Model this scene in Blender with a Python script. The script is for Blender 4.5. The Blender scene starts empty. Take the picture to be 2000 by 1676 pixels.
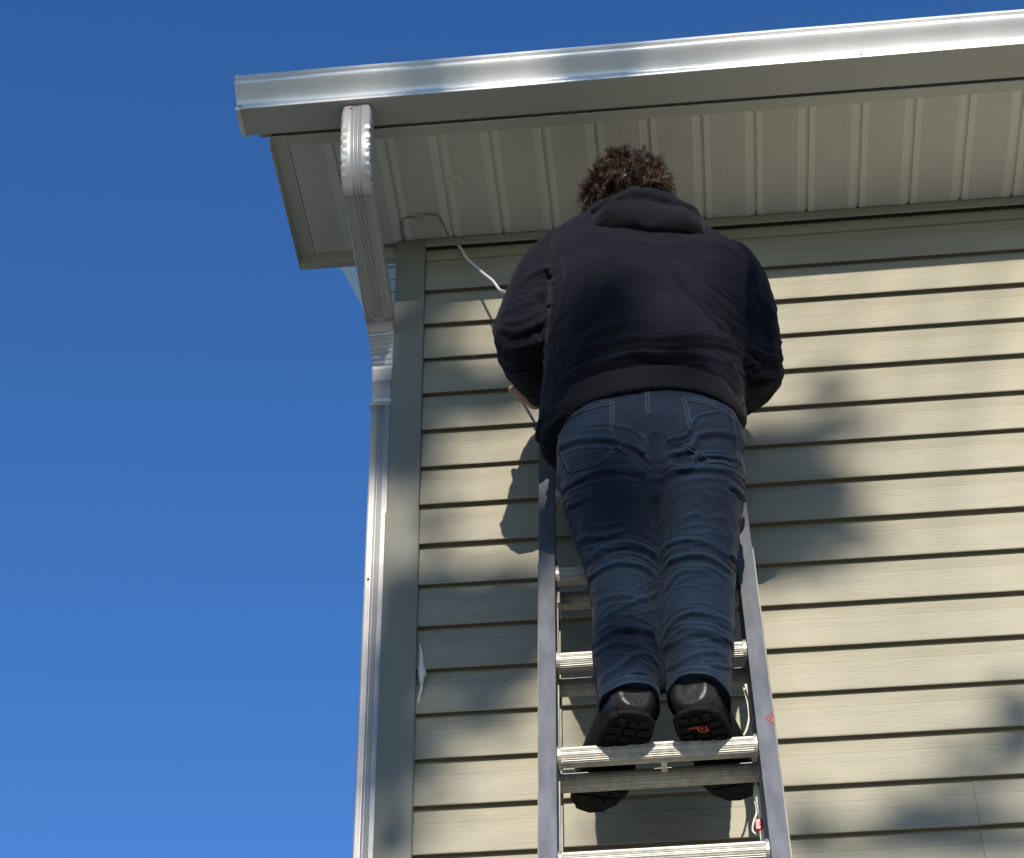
import bpy, bmesh, math, random
import numpy as np
from mathutils import Vector, Matrix
from mathutils.bvhtree import BVHTree

# ------------------------------------------------------------------ camera, light, exposure
sc = bpy.context.scene
EYE = Vector((0.56069, -3.97624, -3.59636))
cd = bpy.data.cameras.new('camera'); cam = bpy.data.objects.new('camera', cd)
sc.collection.objects.link(cam); sc.camera = cam
cam.location = EYE; cam.rotation_euler = (2.25527950, 0.00779343, 0.09460180)
cd.sensor_width = 36.0; cd.lens = 76.726; cd.clip_start = 0.05; cd.clip_end = 900

SUN_T = 0.455          # drop of the light per metre towards the wall
SUN_DX = -0.065        # sideways drift per metre
to_sun = Vector((-SUN_DX, -1.0, SUN_T)).normalized()
el = math.asin(to_sun.z)
world = bpy.data.worlds.new('World'); sc.world = world; world.use_nodes = True
wn = world.node_tree; bg = wn.nodes['Background']
sky = wn.nodes.new('ShaderNodeTexSky'); sky.sky_type = 'NISHITA'; sky.sun_disc = False
sky.sun_elevation = el; sky.sun_rotation = math.atan2(to_sun.x, to_sun.y)
sky.altitude = 1500; sky.air_density = 1.0; sky.dust_density = 0.2; sky.ozone_density = 3.0
hs = wn.nodes.new('ShaderNodeHueSaturation'); hs.inputs['Saturation'].default_value = 1.23; hs.inputs['Value'].default_value = 1.23; hs.inputs['Hue'].default_value = .508
wn.links.new(sky.outputs[0], hs.inputs['Color']); wn.links.new(hs.outputs[0], bg.inputs[0]); bg.inputs[1].default_value = 0.15
sd = bpy.data.lights.new('sun', 'SUN'); sd.energy = 5.0; sd.angle = math.radians(0.5); sd.color = (1.0, 0.93, 0.80)
so = bpy.data.objects.new('sun', sd); sc.collection.objects.link(so)
so.rotation_euler = to_sun.to_track_quat('Z', 'Y').to_euler(); so.location = (2, -8, 6)
sc.view_settings.view_transform = 'Standard'; sc.view_settings.look = 'None'
sc.view_settings.exposure = 0.0; sc.view_settings.gamma = 1.0; sc.view_settings.use_curve_mapping = False
sc.cycles.max_bounces = 8

GROUND = -5.1
C = sc.collection
rnd = random.Random(7)

# ------------------------------------------------------------------ helpers
def tag(o, label=None, cat=None, group=None, kind=None):
    if label: o['label'] = label
    if cat: o['category'] = cat
    if group: o['group'] = group
    if kind: o['kind'] = kind
    return o
def empty(name, loc=(0, 0, 0), parent=None):
    o = bpy.data.objects.new(name, None); o.empty_display_size = .05; C.objects.link(o); o.location = loc
    if parent: o.parent = parent
    return o
def link(name, me, mat=None, parent=None, smooth=False):
    if mat is not None and not me.materials: me.materials.append(mat)
    if smooth: me.polygons.foreach_set('use_smooth', [True]*len(me.polygons))
    o = bpy.data.objects.new(name, me); C.objects.link(o)
    if parent is not None:
        o.parent = parent; bpy.context.view_layer.update(); o.matrix_parent_inverse = parent.matrix_world.inverted()
    return o
def mesh(name, vs, fs):
    me = bpy.data.meshes.new(name); me.from_pydata([tuple(v) for v in vs], [], fs); me.update(); return me
class MB:
    def __init__(s): s.v = []; s.f = []
    def add(s, vs, fs):
        b = len(s.v); s.v += [tuple(v) for v in vs]; s.f += [tuple(i+b for i in f) for f in fs]; return s
    def box(s, x0, x1, y0, y1, z0, z1, M=None):
        vs = [(x, y, z) for z in (z0, z1) for y in (y0, y1) for x in (x0, x1)]
        if M is not None: vs = [M @ Vector(v) for v in vs]
        return s.add(vs, [(0,2,3,1),(4,5,7,6),(0,1,5,4),(2,6,7,3),(0,4,6,2),(1,3,7,5)])
    def prism(s, prof, axis, a, b, caps=True):
        # prof: closed list of 2D points; axis 'x': (y,z), 'y': (x,z), 'z': (x,y)
        n = len(prof)
        def mk(p, t): return (t, p[0], p[1]) if axis == 'x' else ((p[0], t, p[1]) if axis == 'y' else (p[0], p[1], t))
        vs = [mk(p, a) for p in prof] + [mk(p, b) for p in prof]
        fs = [(i, (i+1) % n, n+(i+1) % n, n+i) for i in range(n)]
        if caps: fs += [tuple(range(n))[::-1], tuple(range(n, 2*n))]
        return s.add(vs, fs)
    def tube(s, pts, r, n=8, caps=True):
        pts = [Vector(p) for p in pts]; rr = r if isinstance(r, (list, tuple)) else [r]*len(pts)
        b = len(s.v); up = None
        for i, p in enumerate(pts):
            t = (pts[min(i+1, len(pts)-1)] - pts[max(i-1, 0)]).normalized()
            if up is None:
                up = Vector((0, 0, 1)) if abs(t.z) < .9 else Vector((1, 0, 0))
            a = (up - t*up.dot(t)).normalized(); c = t.cross(a); up = a
            for k in range(n):
                w = 2*math.pi*k/n; s.v.append(tuple(p + (a*math.cos(w) + c*math.sin(w))*rr[i]))
        for i in range(len(pts)-1):
            for k in range(n):
                s.f.append((b+i*n+k, b+i*n+(k+1) % n, b+(i+1)*n+(k+1) % n, b+(i+1)*n+k))
        if caps:
            s.f.append(tuple(b+k for k in range(n))[::-1]); s.f.append(tuple(b+(len(pts)-1)*n+k for k in range(n)))
        return s
    def ball(s, c, rx, ry=None, rz=None, n=14, m=9):
        ry = ry or rx; rz = rz or rx; b = len(s.v); c = Vector(c)
        s.v.append(tuple(c+Vector((0, 0, rz))))
        for j in range(1, m):
            p = math.pi*j/m
            for k in range(n):
                w = 2*math.pi*k/n; s.v.append((c.x+rx*math.sin(p)*math.cos(w), c.y+ry*math.sin(p)*math.sin(w), c.z+rz*math.cos(p)))
        s.v.append(tuple(c-Vector((0, 0, rz)))); e = len(s.v)-1
        for k in range(n):
            s.f.append((b, b+1+k, b+1+(k+1) % n)); s.f.append((e, b+1+(m-2)*n+(k+1) % n, b+1+(m-2)*n+k))
            for j in range(m-2):
                q = b+1+j*n; s.f.append((q+k, q+n+k, q+n+(k+1) % n, q+(k+1) % n))
        return s
    def limb(s, pts, rr, n=14, steps=6):
        # capsule chain through smooth interpolation, round ends
        P, Rr = smooth_path(pts, rr, steps)
        s.tube(P, Rr, n); s.ball(P[0], Rr[0]); s.ball(P[-1], Rr[-1]); return s
    def loft(s, rings, n=40):
        # rings: (centre, half vector a, half vector b, exponent)
        b = len(s.v)
        for c, a, d, e in rings:
            for k in range(n):
                w = 2*math.pi*k/n; cu, su = math.cos(w), math.sin(w)
                x = math.copysign(abs(cu)**(2/e), cu); y = math.copysign(abs(su)**(2/e), su)
                s.v.append(tuple(Vector(c)+Vector(a)*x+Vector(d)*y))
        m = len(rings)
        for i in range(m-1):
            for k in range(n): s.f.append((b+i*n+k, b+i*n+(k+1) % n, b+(i+1)*n+(k+1) % n, b+(i+1)*n+k))
        s.f.append(tuple(b+k for k in range(n))[::-1]); s.f.append(tuple(b+(m-1)*n+k for k in range(n)))
        return s
    def build(s, name, mat, parent=None, smooth=False, bevel=0, kind=None, seg=2):
        me = mesh(name, s.v, s.f)
        bm = bmesh.new(); bm.from_mesh(me); bmesh.ops.recalc_face_normals(bm, faces=bm.faces); bm.to_mesh(me); bm.free()
        o = link(name, me, mat, parent, smooth)
        if bevel:
            m = o.modifiers.new('bevel', 'BEVEL'); m.width = bevel; m.segments = seg; m.limit_method = 'ANGLE'; m.angle_limit = .6
        if kind: o['kind'] = kind
        return o
def smooth_path(pts, rr=None, steps=6):
    P = [Vector(p) for p in pts]; out = []; ro = []
    rr = rr or [0]*len(P)
    for i in range(len(P)-1):
        p0, p1, p2, p3 = P[max(i-1, 0)], P[i], P[i+1], P[min(i+2, len(P)-1)]
        r0, r1, r2, r3 = rr[max(i-1, 0)], rr[i], rr[i+1], rr[min(i+2, len(P)-1)]
        for k in range(steps):
            t = k/steps
            f = lambda a, b, c, d: .5*((2*b)+(c-a)*t+(2*a-5*b+4*c-d)*t*t+(3*b-a-3*c+d)*t**3)
            out.append(f(p0, p1, p2, p3)); ro.append(f(r0, r1, r2, r3))
    out.append(P[-1]); ro.append(rr[-1]); return out, ro
def smooth_angle(o, deg=35):
    me = o.data; me.polygons.foreach_set('use_smooth', [True]*len(me.polygons)); me.update()
    bm = bmesh.new(); bm.from_mesh(me)
    for e in bm.edges:
        e.smooth = not (len(e.link_faces) == 2 and e.calc_face_angle(0) > math.radians(deg))
    bm.to_mesh(me); bm.free(); return o
def remesh(mb, voxel, smooth_it=4, factor=.5, subd=0):
    me = mesh('tmp', mb.v, mb.f)
    bm = bmesh.new(); bm.from_mesh(me); bmesh.ops.recalc_face_normals(bm, faces=bm.faces); bm.to_mesh(me); bm.free()
    o = bpy.data.objects.new('tmp', me); C.objects.link(o)
    m = o.modifiers.new('r', 'REMESH'); m.mode = 'VOXEL'; m.voxel_size = voxel
    if smooth_it:
        k = o.modifiers.new('s', 'SMOOTH'); k.factor = factor; k.iterations = smooth_it
    if subd:
        k = o.modifiers.new('d', 'SUBSURF'); k.levels = subd; k.render_levels = subd
    dg = bpy.context.evaluated_depsgraph_get(); dg.update()
    out = bpy.data.meshes.new_from_object(o.evaluated_get(dg)); bpy.data.objects.remove(o)
    return out
def bvh_of(me): return BVHTree.FromPolygons([v.co[:] for v in me.vertices], [tuple(p.vertices) for p in me.polygons])
def drape(bvh, pts, lift=0.0, sub=6):
    # lay a seam or fold line, sketched on a plane in front of the garment, down onto the cloth
    P, _ = smooth_path(pts, None, sub); out = []
    for p in P:
        d = (p-EYE).normalized(); h = bvh.ray_cast(EYE, d)
        if h[0] is not None: out.append((h[0]+h[1]*lift, h[1]))
    return out
def mesh_co(me):
    a = np.empty(len(me.vertices)*3, 'f'); me.vertices.foreach_get('co', a); return a.reshape(-1, 3)
def mesh_no(me):
    a = np.empty(len(me.vertices)*3, 'f'); me.vertex_normals.foreach_get('vector', a); return a.reshape(-1, 3)
def fold(co, no, disp, bvh, pts, amp, w, valley=.45):
    L = drape(bvh, pts)
    if len(L) < 3: return
    P = np.array([q[0][:] for q in L], 'f'); n = len(P)
    mn, mx = P.min(0)-4*w, P.max(0)+4*w
    idx = np.where(((co > mn) & (co < mx)).all(1))[0]
    if not len(idx): return
    X = co[idx]; best = np.full(len(idx), 9., 'f'); tt = np.zeros(len(idx), 'f'); side = np.zeros(len(idx), 'f')
    for i in range(n-1):
        a, b = P[i], P[i+1]; ab = b-a; q = ab@ab
        if q < 1e-12: continue
        t = np.clip(((X-a)@ab)/q, 0, 1); D = X-(a+t[:, None]*ab); d = np.sqrt((D*D).sum(1))
        m = d < best; best[m] = d[m]; tt[m] = (i+t[m])/(n-1); side[m] = np.sign(D[m, 2])
    prof = np.exp(-(best/w)**2) - valley*np.exp(-((best-1.9*w)/(.9*w))**2)*(side < 0)
    taper = np.clip(np.sin(np.pi*np.clip(tt, 0, 1)), 0, 1)**.6
    facing = np.clip((no[idx] @ np.array(L[n//2][1][:], 'f'))*2+.4, 0, 1)
    disp[idx] += amp*prof*taper*facing

# value noise for cloth relief
class VN:
    def __init__(s, seed): s.g = np.random.RandomState(seed).rand(64, 64, 64).astype('f')
    def __call__(s, X):
        i = np.floor(X).astype(int); f = X-i; f = f*f*(3-2*f); r = 0
        for a in (0, 1):
            for b in (0, 1):
                for c in (0, 1):
                    w = (f[:, 0] if a else 1-f[:, 0])*(f[:, 1] if b else 1-f[:, 1])*(f[:, 2] if c else 1-f[:, 2])
                    r = r + w*s.g[(i[:, 0]+a) % 64, (i[:, 1]+b) % 64, (i[:, 2]+c) % 64]
        return r*2-1

# ------------------------------------------------------------------ materials
def mat(name, col, rough=.6, metal=0., var=0., vscale=8., stretch=(1, 1, 1), bump=0., bscale=60., bstretch=(1, 1, 1), spec=.5, sheen=0., coat=0., col2=None, detail=4, wave=0.):
    m = bpy.data.materials.new(name); m.use_nodes = True; nt = m.node_tree; N = nt.nodes; L = nt.links
    b = N['Principled BSDF']; b.inputs['Base Color'].default_value = (*col, 1); b.inputs['Roughness'].default_value = rough
    b.inputs['Metallic'].default_value = metal; b.inputs['Specular IOR Level'].default_value = spec
    if sheen: b.inputs['Sheen Weight'].default_value = sheen; b.inputs['Sheen Roughness'].default_value = .5
    if coat: b.inputs['Coat Weight'].default_value = coat; b.inputs['Coat Roughness'].default_value = .15
    tc = N.new('ShaderNodeTexCoord')
    def noise(scale, st, det):
        mp = N.new('ShaderNodeMapping'); mp.inputs['Scale'].default_value = st; L.new(tc.outputs['Object'], mp.inputs[0])
        n = N.new('ShaderNodeTexNoise'); n.inputs['Scale'].default_value = scale; n.inputs['Detail'].default_value = det; L.new(mp.outputs[0], n.inputs[0]); return n
    if var or col2:
        n = noise(vscale, stretch, detail); r = N.new('ShaderNodeValToRGB')
        c2 = col2 or tuple(c*(1-var) for c in col); c1 = col if col2 else tuple(min(1, c*(1+var)) for c in col)
        r.color_ramp.elements[0].position = .35; r.color_ramp.elements[1].position = .65
        r.color_ramp.elements[0].color = (*c2, 1); r.color_ramp.elements[1].color = (*c1, 1)
        L.new(n.outputs[0], r.inputs[0]); L.new(r.outputs[0], b.inputs['Base Color'])
        mr = N.new('ShaderNodeMapRange'); mr.inputs[3].default_value = rough*.85; mr.inputs[4].default_value = min(1, rough*1.15)
        L.new(n.outputs[0], mr.inputs[0]); L.new(mr.outputs[0], b.inputs['Roughness'])
    if bump:
        n = noise(bscale, bstretch, 5); bp = N.new('ShaderNodeBump'); bp.inputs['Strength'].default_value = 1.; bp.inputs['Distance'].default_value = bump
        L.new(n.outputs[0], bp.inputs['Height']); L.new(bp.outputs[0], b.inputs['Normal'])
        if wave:
            n3 = noise(2.2, (1, 1, 1.6), 2); b3 = N.new('ShaderNodeBump'); b3.inputs['Distance'].default_value = wave
            L.new(n3.outputs[0], b3.inputs['Height']); L.new(b3.outputs[0], bp.inputs['Normal'])
    m.diffuse_color = (*col, 1); return m
M_side = mat('vinyl_siding', (.355, .325, .245), .5, var=.09, vscale=2.4, stretch=(1, 4, 9), bump=.0012, bscale=30, bstretch=(.6, 1, 9), spec=.4, wave=.02)
M_post = mat('vinyl_corner', (.235, .23, .19), .5, var=.04, vscale=3, bump=.0004, bscale=40, bstretch=(3, 3, .4), spec=.4)
M_trim = mat('eave_trim', (.33, .32, .27), .45, var=.05, vscale=5, spec=.4)
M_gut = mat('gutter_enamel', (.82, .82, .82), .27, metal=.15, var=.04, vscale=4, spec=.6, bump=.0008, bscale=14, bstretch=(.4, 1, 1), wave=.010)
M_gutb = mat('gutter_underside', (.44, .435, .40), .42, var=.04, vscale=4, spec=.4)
M_ds = mat('downspout_enamel', (.50, .485, .475), .32, metal=.25, var=.05, vscale=6, spec=.5, bump=.0006, bscale=20)
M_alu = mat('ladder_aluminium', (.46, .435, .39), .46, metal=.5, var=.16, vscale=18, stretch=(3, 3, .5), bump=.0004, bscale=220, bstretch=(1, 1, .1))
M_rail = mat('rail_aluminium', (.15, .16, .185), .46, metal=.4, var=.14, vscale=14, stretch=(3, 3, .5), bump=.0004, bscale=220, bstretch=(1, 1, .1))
M_white = mat('white_cable', (.8, .8, .77), .5)
M_tan = mat('tan_cable', (.30, .28, .22), .5)
M_dark = mat('dark_screw', (.03, .03, .03), .5)
M_red = mat('red_plastic', (.62, .035, .03), .4, var=.2, vscale=40)
M_redl = mat('faded_red_label', (.35, .05, .045), .6, var=.35, vscale=300)
M_rope = mat('white_rope', (.74, .72, .66), .8, bump=.002, bscale=300, bstretch=(1, 1, .4))
M_skin = mat('skin', (.34, .18, .125), .5, var=.12, vscale=30, bump=.0006, bscale=240)
M_sole = mat('boot_rubber', (.007, .007, .007), .8, spec=.2, var=.3, vscale=40, bump=.0015, bscale=120)
M_boot = mat('boot_leather', (.017, .016, .0155), .42, var=.35, vscale=25, bump=.0012, bscale=90)
M_bark = mat('bark', (.12, .09, .07), .9, var=.3, vscale=6, bump=.02, bscale=12, bstretch=(1, 1, .3))
M_leaf = mat('leaves', (.07, .1, .03), .6, var=.4, vscale=3)
M_roof = mat('asphalt_shingle', (.09, .085, .08), .9, var=.3, vscale=30, bump=.004, bscale=120)
M_conc = mat('ground_mat', (.56, .54, .48), .9, var=.12, vscale=2, bump=.004, bscale=30)

def soffit_mat():
    m = mat('vented_soffit', (.70, .69, .635), .5, var=.05, vscale=6, spec=.35); nt = m.node_tree; N = nt.nodes; L = nt.links
    b = N['Principled BSDF']; tc = N.new('ShaderNodeTexCoord'); sp = N.new('ShaderNodeSeparateXYZ'); L.new(tc.outputs['Object'], sp.inputs[0])
    def math_(op, a, c=None, d=None):
        n = N.new('ShaderNodeMath'); n.operation = op
        for i, q in enumerate((a, c, d)):
            if q is None: continue
            if isinstance(q, (int, float)): n.inputs[i].default_value = q
            else: L.new(q, n.inputs[i])
        return n.outputs[0]
    s = .0085
    u = math_('DIVIDE', sp.outputs[0], s); v = math_('DIVIDE', sp.outputs[1], s)
    a = math_('ADD', u, v); c = math_('SUBTRACT', u, v)                      # lattice turned by 45 degrees
    fa = math_('SUBTRACT', math_('FRACT', a), .5); fc = math_('SUBTRACT', math_('FRACT', c), .5)
    d = math_('SQRT', math_('ADD', math_('MULTIPLY', fa, fa), math_('MULTIPLY', fc, fc)))
    hole = math_('LESS_THAN', d, .225)
    inx = math_('MULTIPLY', math_('GREATER_THAN', sp.outputs[0], .019), math_('LESS_THAN', sp.outputs[0], .1005))
    hole = math_('MULTIPLY', hole, inx)
    old = b.inputs['Base Color'].links[0].from_socket
    mx = N.new('ShaderNodeMix'); mx.data_type = 'RGBA'; L.new(hole, mx.inputs[0]); L.new(old, mx.inputs[6]); mx.inputs[7].default_value = (.085, .082, .072, 1)
    L.new(mx.outputs[2], b.inputs['Base Color'])
    bp = N.new('ShaderNodeBump'); bp.inputs['Distance'].default_value = .001; bp.invert = True; L.new(hole, bp.inputs['Height']); L.new(bp.outputs[0], b.inputs['Normal'])
    return m
M_soff = soffit_mat()
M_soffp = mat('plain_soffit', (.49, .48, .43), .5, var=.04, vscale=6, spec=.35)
M_rake = mat('rake_soffit', (.36, .39, .42), .5, var=.05, vscale=6)  # bluish sky light on the rake underside is put into this colour

def denim_mat(name, base, fade, stitch=False):
    m = bpy.data.materials.new(name); m.use_nodes = True; nt = m.node_tree; N = nt.nodes; L = nt.links; b = N['Principled BSDF']
    b.inputs['Roughness'].default_value = .85; b.inputs['Specular IOR Level'].default_value = .2
    b.inputs['Sheen Weight'].default_value = .05
    tc = N.new('ShaderNodeTexCoord')
    g = N.new('ShaderNodeNewGeometry')
    n1 = N.new('ShaderNodeTexNoise'); n1.inputs['Scale'].default_value = 7; n1.inputs['Detail'].default_value = 3; L.new(tc.outputs['Object'], n1.inputs[0])
    mp = N.new('ShaderNodeMapping'); mp.inputs['Scale'].default_value = (2.2, 2.2, .35); L.new(tc.outputs['Object'], mp.inputs[0])
    n2 = N.new('ShaderNodeTexNoise'); n2.inputs['Scale'].default_value = 160; n2.inputs['Detail'].default_value = 4; L.new(mp.outputs[0], n2.inputs[0])
    mr = N.new('ShaderNodeMapRange'); mr.inputs[1].default_value = .488; mr.inputs[2].default_value = .545; L.new(g.outputs['Pointiness'], mr.inputs[0])
    ad = N.new('ShaderNodeMath'); ad.operation = 'MULTIPLY_ADD'; ad.inputs[1].default_value = .85; L.new(mr.outputs[0], ad.inputs[0])
    s1 = N.new('ShaderNodeMapRange'); s1.inputs[1].default_value = .38; s1.inputs[2].default_value = .7; s1.inputs[3].default_value = -.10; s1.inputs[4].default_value = .30; L.new(n1.outputs[0], s1.inputs[0]); L.new(s1.outputs[0], ad.inputs[2])
    s2 = N.new('ShaderNodeMapRange'); s2.inputs[1].default_value = .3; s2.inputs[2].default_value = .7; s2.inputs[3].default_value = -.16; s2.inputs[4].default_value = .16; L.new(n2.outputs[0], s2.inputs[0])
    a2 = N.new('ShaderNodeMath'); a2.operation = 'ADD'; a2.use_clamp = True; L.new(ad.outputs[0], a2.inputs[0]); L.new(s2.outputs[0], a2.inputs[1])
    mx = N.new('ShaderNodeMix'); mx.data_type = 'RGBA'; mx.inputs[6].default_value = (*base, 1); mx.inputs[7].default_value = (*fade, 1); L.new(a2.outputs[0], mx.inputs[0])
    L.new(mx.outputs[2], b.inputs['Base Color'])
    bp = N.new('ShaderNodeBump'); bp.inputs['Distance'].default_value = .0006; L.new(n2.outputs[0], bp.inputs['Height']); L.new(bp.outputs[0], b.inputs['Normal'])
    return m
M_denim = denim_mat('denim', (.0032, .0076, .0200), (.0100, .0265, .0560))
M_thread = mat('pale_thread', (.028, .042, .062), .8, var=.5, vscale=220)
def fleece_mat(name, col, dist=.0016):
    m = mat(name, col, .95, var=.16, vscale=9, bump=dist, bscale=380, spec=.12, sheen=.06); return m
M_hood = fleece_mat('black_fleece', (.0080, .0086, .0145))
M_rib = fleece_mat('ribbed_fleece', (.0084, .0089, .0138))
M_hair = mat('curly_hair', (.055, .027, .015), .42, var=.5, vscale=30, spec=.6)

# ================================================================== ground
def ground():
    m = M_conc; nt = m.node_tree; N = nt.nodes; L = nt.links; b = N['Principled BSDF']
    mb = MB(); mb.add([(-400, -400, GROUND), (400, -400, GROUND), (400, 400, GROUND), (-400, 400, GROUND)], [(0, 1, 2, 3)])
    o = mb.build('ground', mat('lawn', (.045, .06, .022), .95, var=.3, vscale=.6, bump=.02, bscale=40)); tag(o, 'dark lawn around the house', kind='structure')
    o = MB().box(-5.5, 9.5, -4.0, -.02, GROUND-.1, GROUND+.02).build('bounce_pad', m); tag(o, 'unseen pale concrete pad added to bounce light onto the soffit', kind='structure')  # unseen pad, added so that sunlight bounces up to the soffit
ground()

# ================================================================== house
house = empty('house', (0, 0, GROUND)); tag(house, 'tan vinyl sided house corner under a white gutter and vented eave', 'house')
CO = 0.111852; XR = 4.2; SZ = .2814
wall = MB().box(-.066, XR, .004, .16, GROUND, .30).box(-.066, .09, .16, 6., GROUND, .30).build('wall', M_trim, house)
def board_mesh(x0, x1, off=0.):
    prof = [(-.0030, .0125), (-.0034, 0), (-.0062-off, -.012), (-.0112-off, -.038), (-.0132-off, -.042), (-.0186-off, -CO+.003), (-.0190-off, -CO), (-.0182-off, -CO-.0018), (-.0160-off, -CO-.0015), (-.0155-off, -CO+.0105), (-.0036, -CO+.0120)]
    mb = MB(); mb.prism(prof, 'x', x0, x1)
    me = mesh('siding_board', mb.v, mb.f)
    bm = bmesh.new(); bm.from_mesh(me); bmesh.ops.recalc_face_normals(bm, faces=bm.faces); bm.to_mesh(me); bm.free()
    me.materials.append(M_side); return me
B_full = board_mesh(-.0035, XR); B_l = board_mesh(-.0035, 1.17); B_r = board_mesh(1.1434, XR, .0030)
B_l2 = board_mesh(-.0035, 2.6, .0018); B_r2 = board_mesh(2.55, XR)
def put(name, me, loc, parent, rot=None):
    o = bpy.data.objects.new(name, me); C.objects.link(o); o.parent = parent; o.location = loc
    o.matrix_parent_inverse = Matrix.Identity(4)
    pl = parent.location if parent.parent is None else Vector((0, 0, 0))
    if rot: o.rotation_euler = rot
    return o
hoff = -house.location     # children of the house are placed in world metres
for n in range(-1, 46):
    z = -(n-1)*CO
    pair = (n-1)//2
    if pair in (6, 21): parts = (B_l, B_r)
    elif pair % 5 == 2: parts = (B_l2, B_r2)
    else: parts = (B_full,)
    for me in parts:
        o = link('siding_board', me, None, wall); o.location = Vector((0, rnd.uniform(-.0006, .0006), z))
# narrow starter strip and receiving channel below the soffit
MB().box(-.004, XR, -.009, .003, CO*2-.003, CO*2+.032).build('siding_strip', M_side, wall)
MB().prism([(-.004, .2795), (-.027, .2795), (-.027, .2545), (-.0245, .2525), (-.0235, .2550), (-.0235, .2755), (-.004, .2755)], 'x', -.004, XR).build('wall_channel', M_trim, house, bevel=.0006)
# corner post, two lengths
def post(z0, z1, e, name='corner_post'):
    a, bx, y = -.0785-e, -.0045+e*.6, -.0262-e
    prof = [(a, .07), (a, y+.004), (a+.0012, y+.0012), (a+.004, y), (bx-.004, y), (bx-.0008, y+.0012), (bx, y+.004), (bx, .0035), (a+.012, .0035), (a+.012, .07)]
    o = MB().prism(prof, 'z', z0, z1).build(name, M_post, house); smooth_angle(o, 40); return o
post(-.585, .2795, 0); post(GROUND+.02, -.5835, .0035)
# soffit
soff = MB().box(-.33, -.293, -.412, .018, .2795, .2845).box(-.2925, XR, -.412, -.3805, .2790, .2835).box(-.293, -.078, -.004, .0185, .2450, .2830).prism([(-.415, .246), (.0195, .246), (.0195, .56), (-.415, .36)], 'x', -.3325, -.3301)
soff.box(-.3300, -.0785, .0005, .0190, .2455, .52).box(-.32, XR, -.405, -.002, .2945, .300)
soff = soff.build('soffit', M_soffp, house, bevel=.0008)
pp = [(0, .0080), (.0022, .0080), (.0042, 0), (.1015, 0), (.1030, -.0016), (.1060, -.0016), (.1075, -.0004), (.1222, -.0004), (.1248, .0080), (.127, .0080), (.127, .012), (0, .012)]
def soffit_mesh(w0, w1, y0, y1, nm='soffit_panel'):
    P = [(max(w0, min(w1, x)), z) for x, z in pp]
    mb = MB(); mb.prism(P, 'y', y0, y1); me = mesh(nm, mb.v, mb.f)
    bm = bmesh.new(); bm.from_mesh(me); bmesh.ops.remove_doubles(bm, verts=bm.verts, dist=1e-6); bmesh.ops.recalc_face_normals(bm, faces=bm.faces); bm.to_mesh(me); bm.free(); me.materials.append(M_soff); return me
S1 = soffit_mesh(0, .127, 0, .362)
SE = soffit_mesh(.020, .127, 0, .380)
for k in range(-2, 33):
    o = link('soffit_panel', SE if k == -2 else S1, None, soff)
    o.location = Vector((-.058+.127*k, -.3815, SZ+rnd.uniform(0, .0006)))
# little dark ends where each groove meets the wall channel
# rake overhang rising behind the return
rk = empty('rake', (0, 0, 0), None)
bpy.data.objects.remove(rk)
sl = math.radians(26.6); cs, sn = math.cos(sl), math.sin(sl)
RM = Matrix.Translation((0, .021, .497)) @ Matrix.Rotation(sl, 4, 'X')
rake = MB().box(-.289, -.07, 0, 6.3, .006, .012, RM).build('rake_soffit', M_rake, house)
fas = MB().box(-.3325, -.2900, 0, 6.3, -.006, .128, RM).build('rake_fascia', mat('rake_fascia_skylit', (.50, .58, .64), .35, var=.04), house, bevel=.001)  # pale blue stands for sky light painted into the fascia colour
rp = MB().prism([(0, .005), (.004, .005), (.007, 0), (.118, 0), (.122, .005), (.127, .005), (.127, .0058), (0, .0058)], 'x', -.2895, -.0675)
rme = mesh('rake_panel', rp.v, rp.f); rme.materials.append(M_rake)
for k in range(12):
    o = link('rake_panel', rme, None, rake); o.matrix_world = RM @ Matrix.Translation((0, .004+.127*k, 0))
# fascia board, roof
MB().box(-.36, XR, -.4175, -.3985, .2960, .41).build('fascia', M_trim, house)
ro = MB(); RT = Matrix.Translation((0, -.47, .374)) @ Matrix.Rotation(sl, 4, 'X')
ro.box(-.345, XR+.3, .03, 7.2, .012, .05, RT)
ro.build('roof', M_roof, house)
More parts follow.
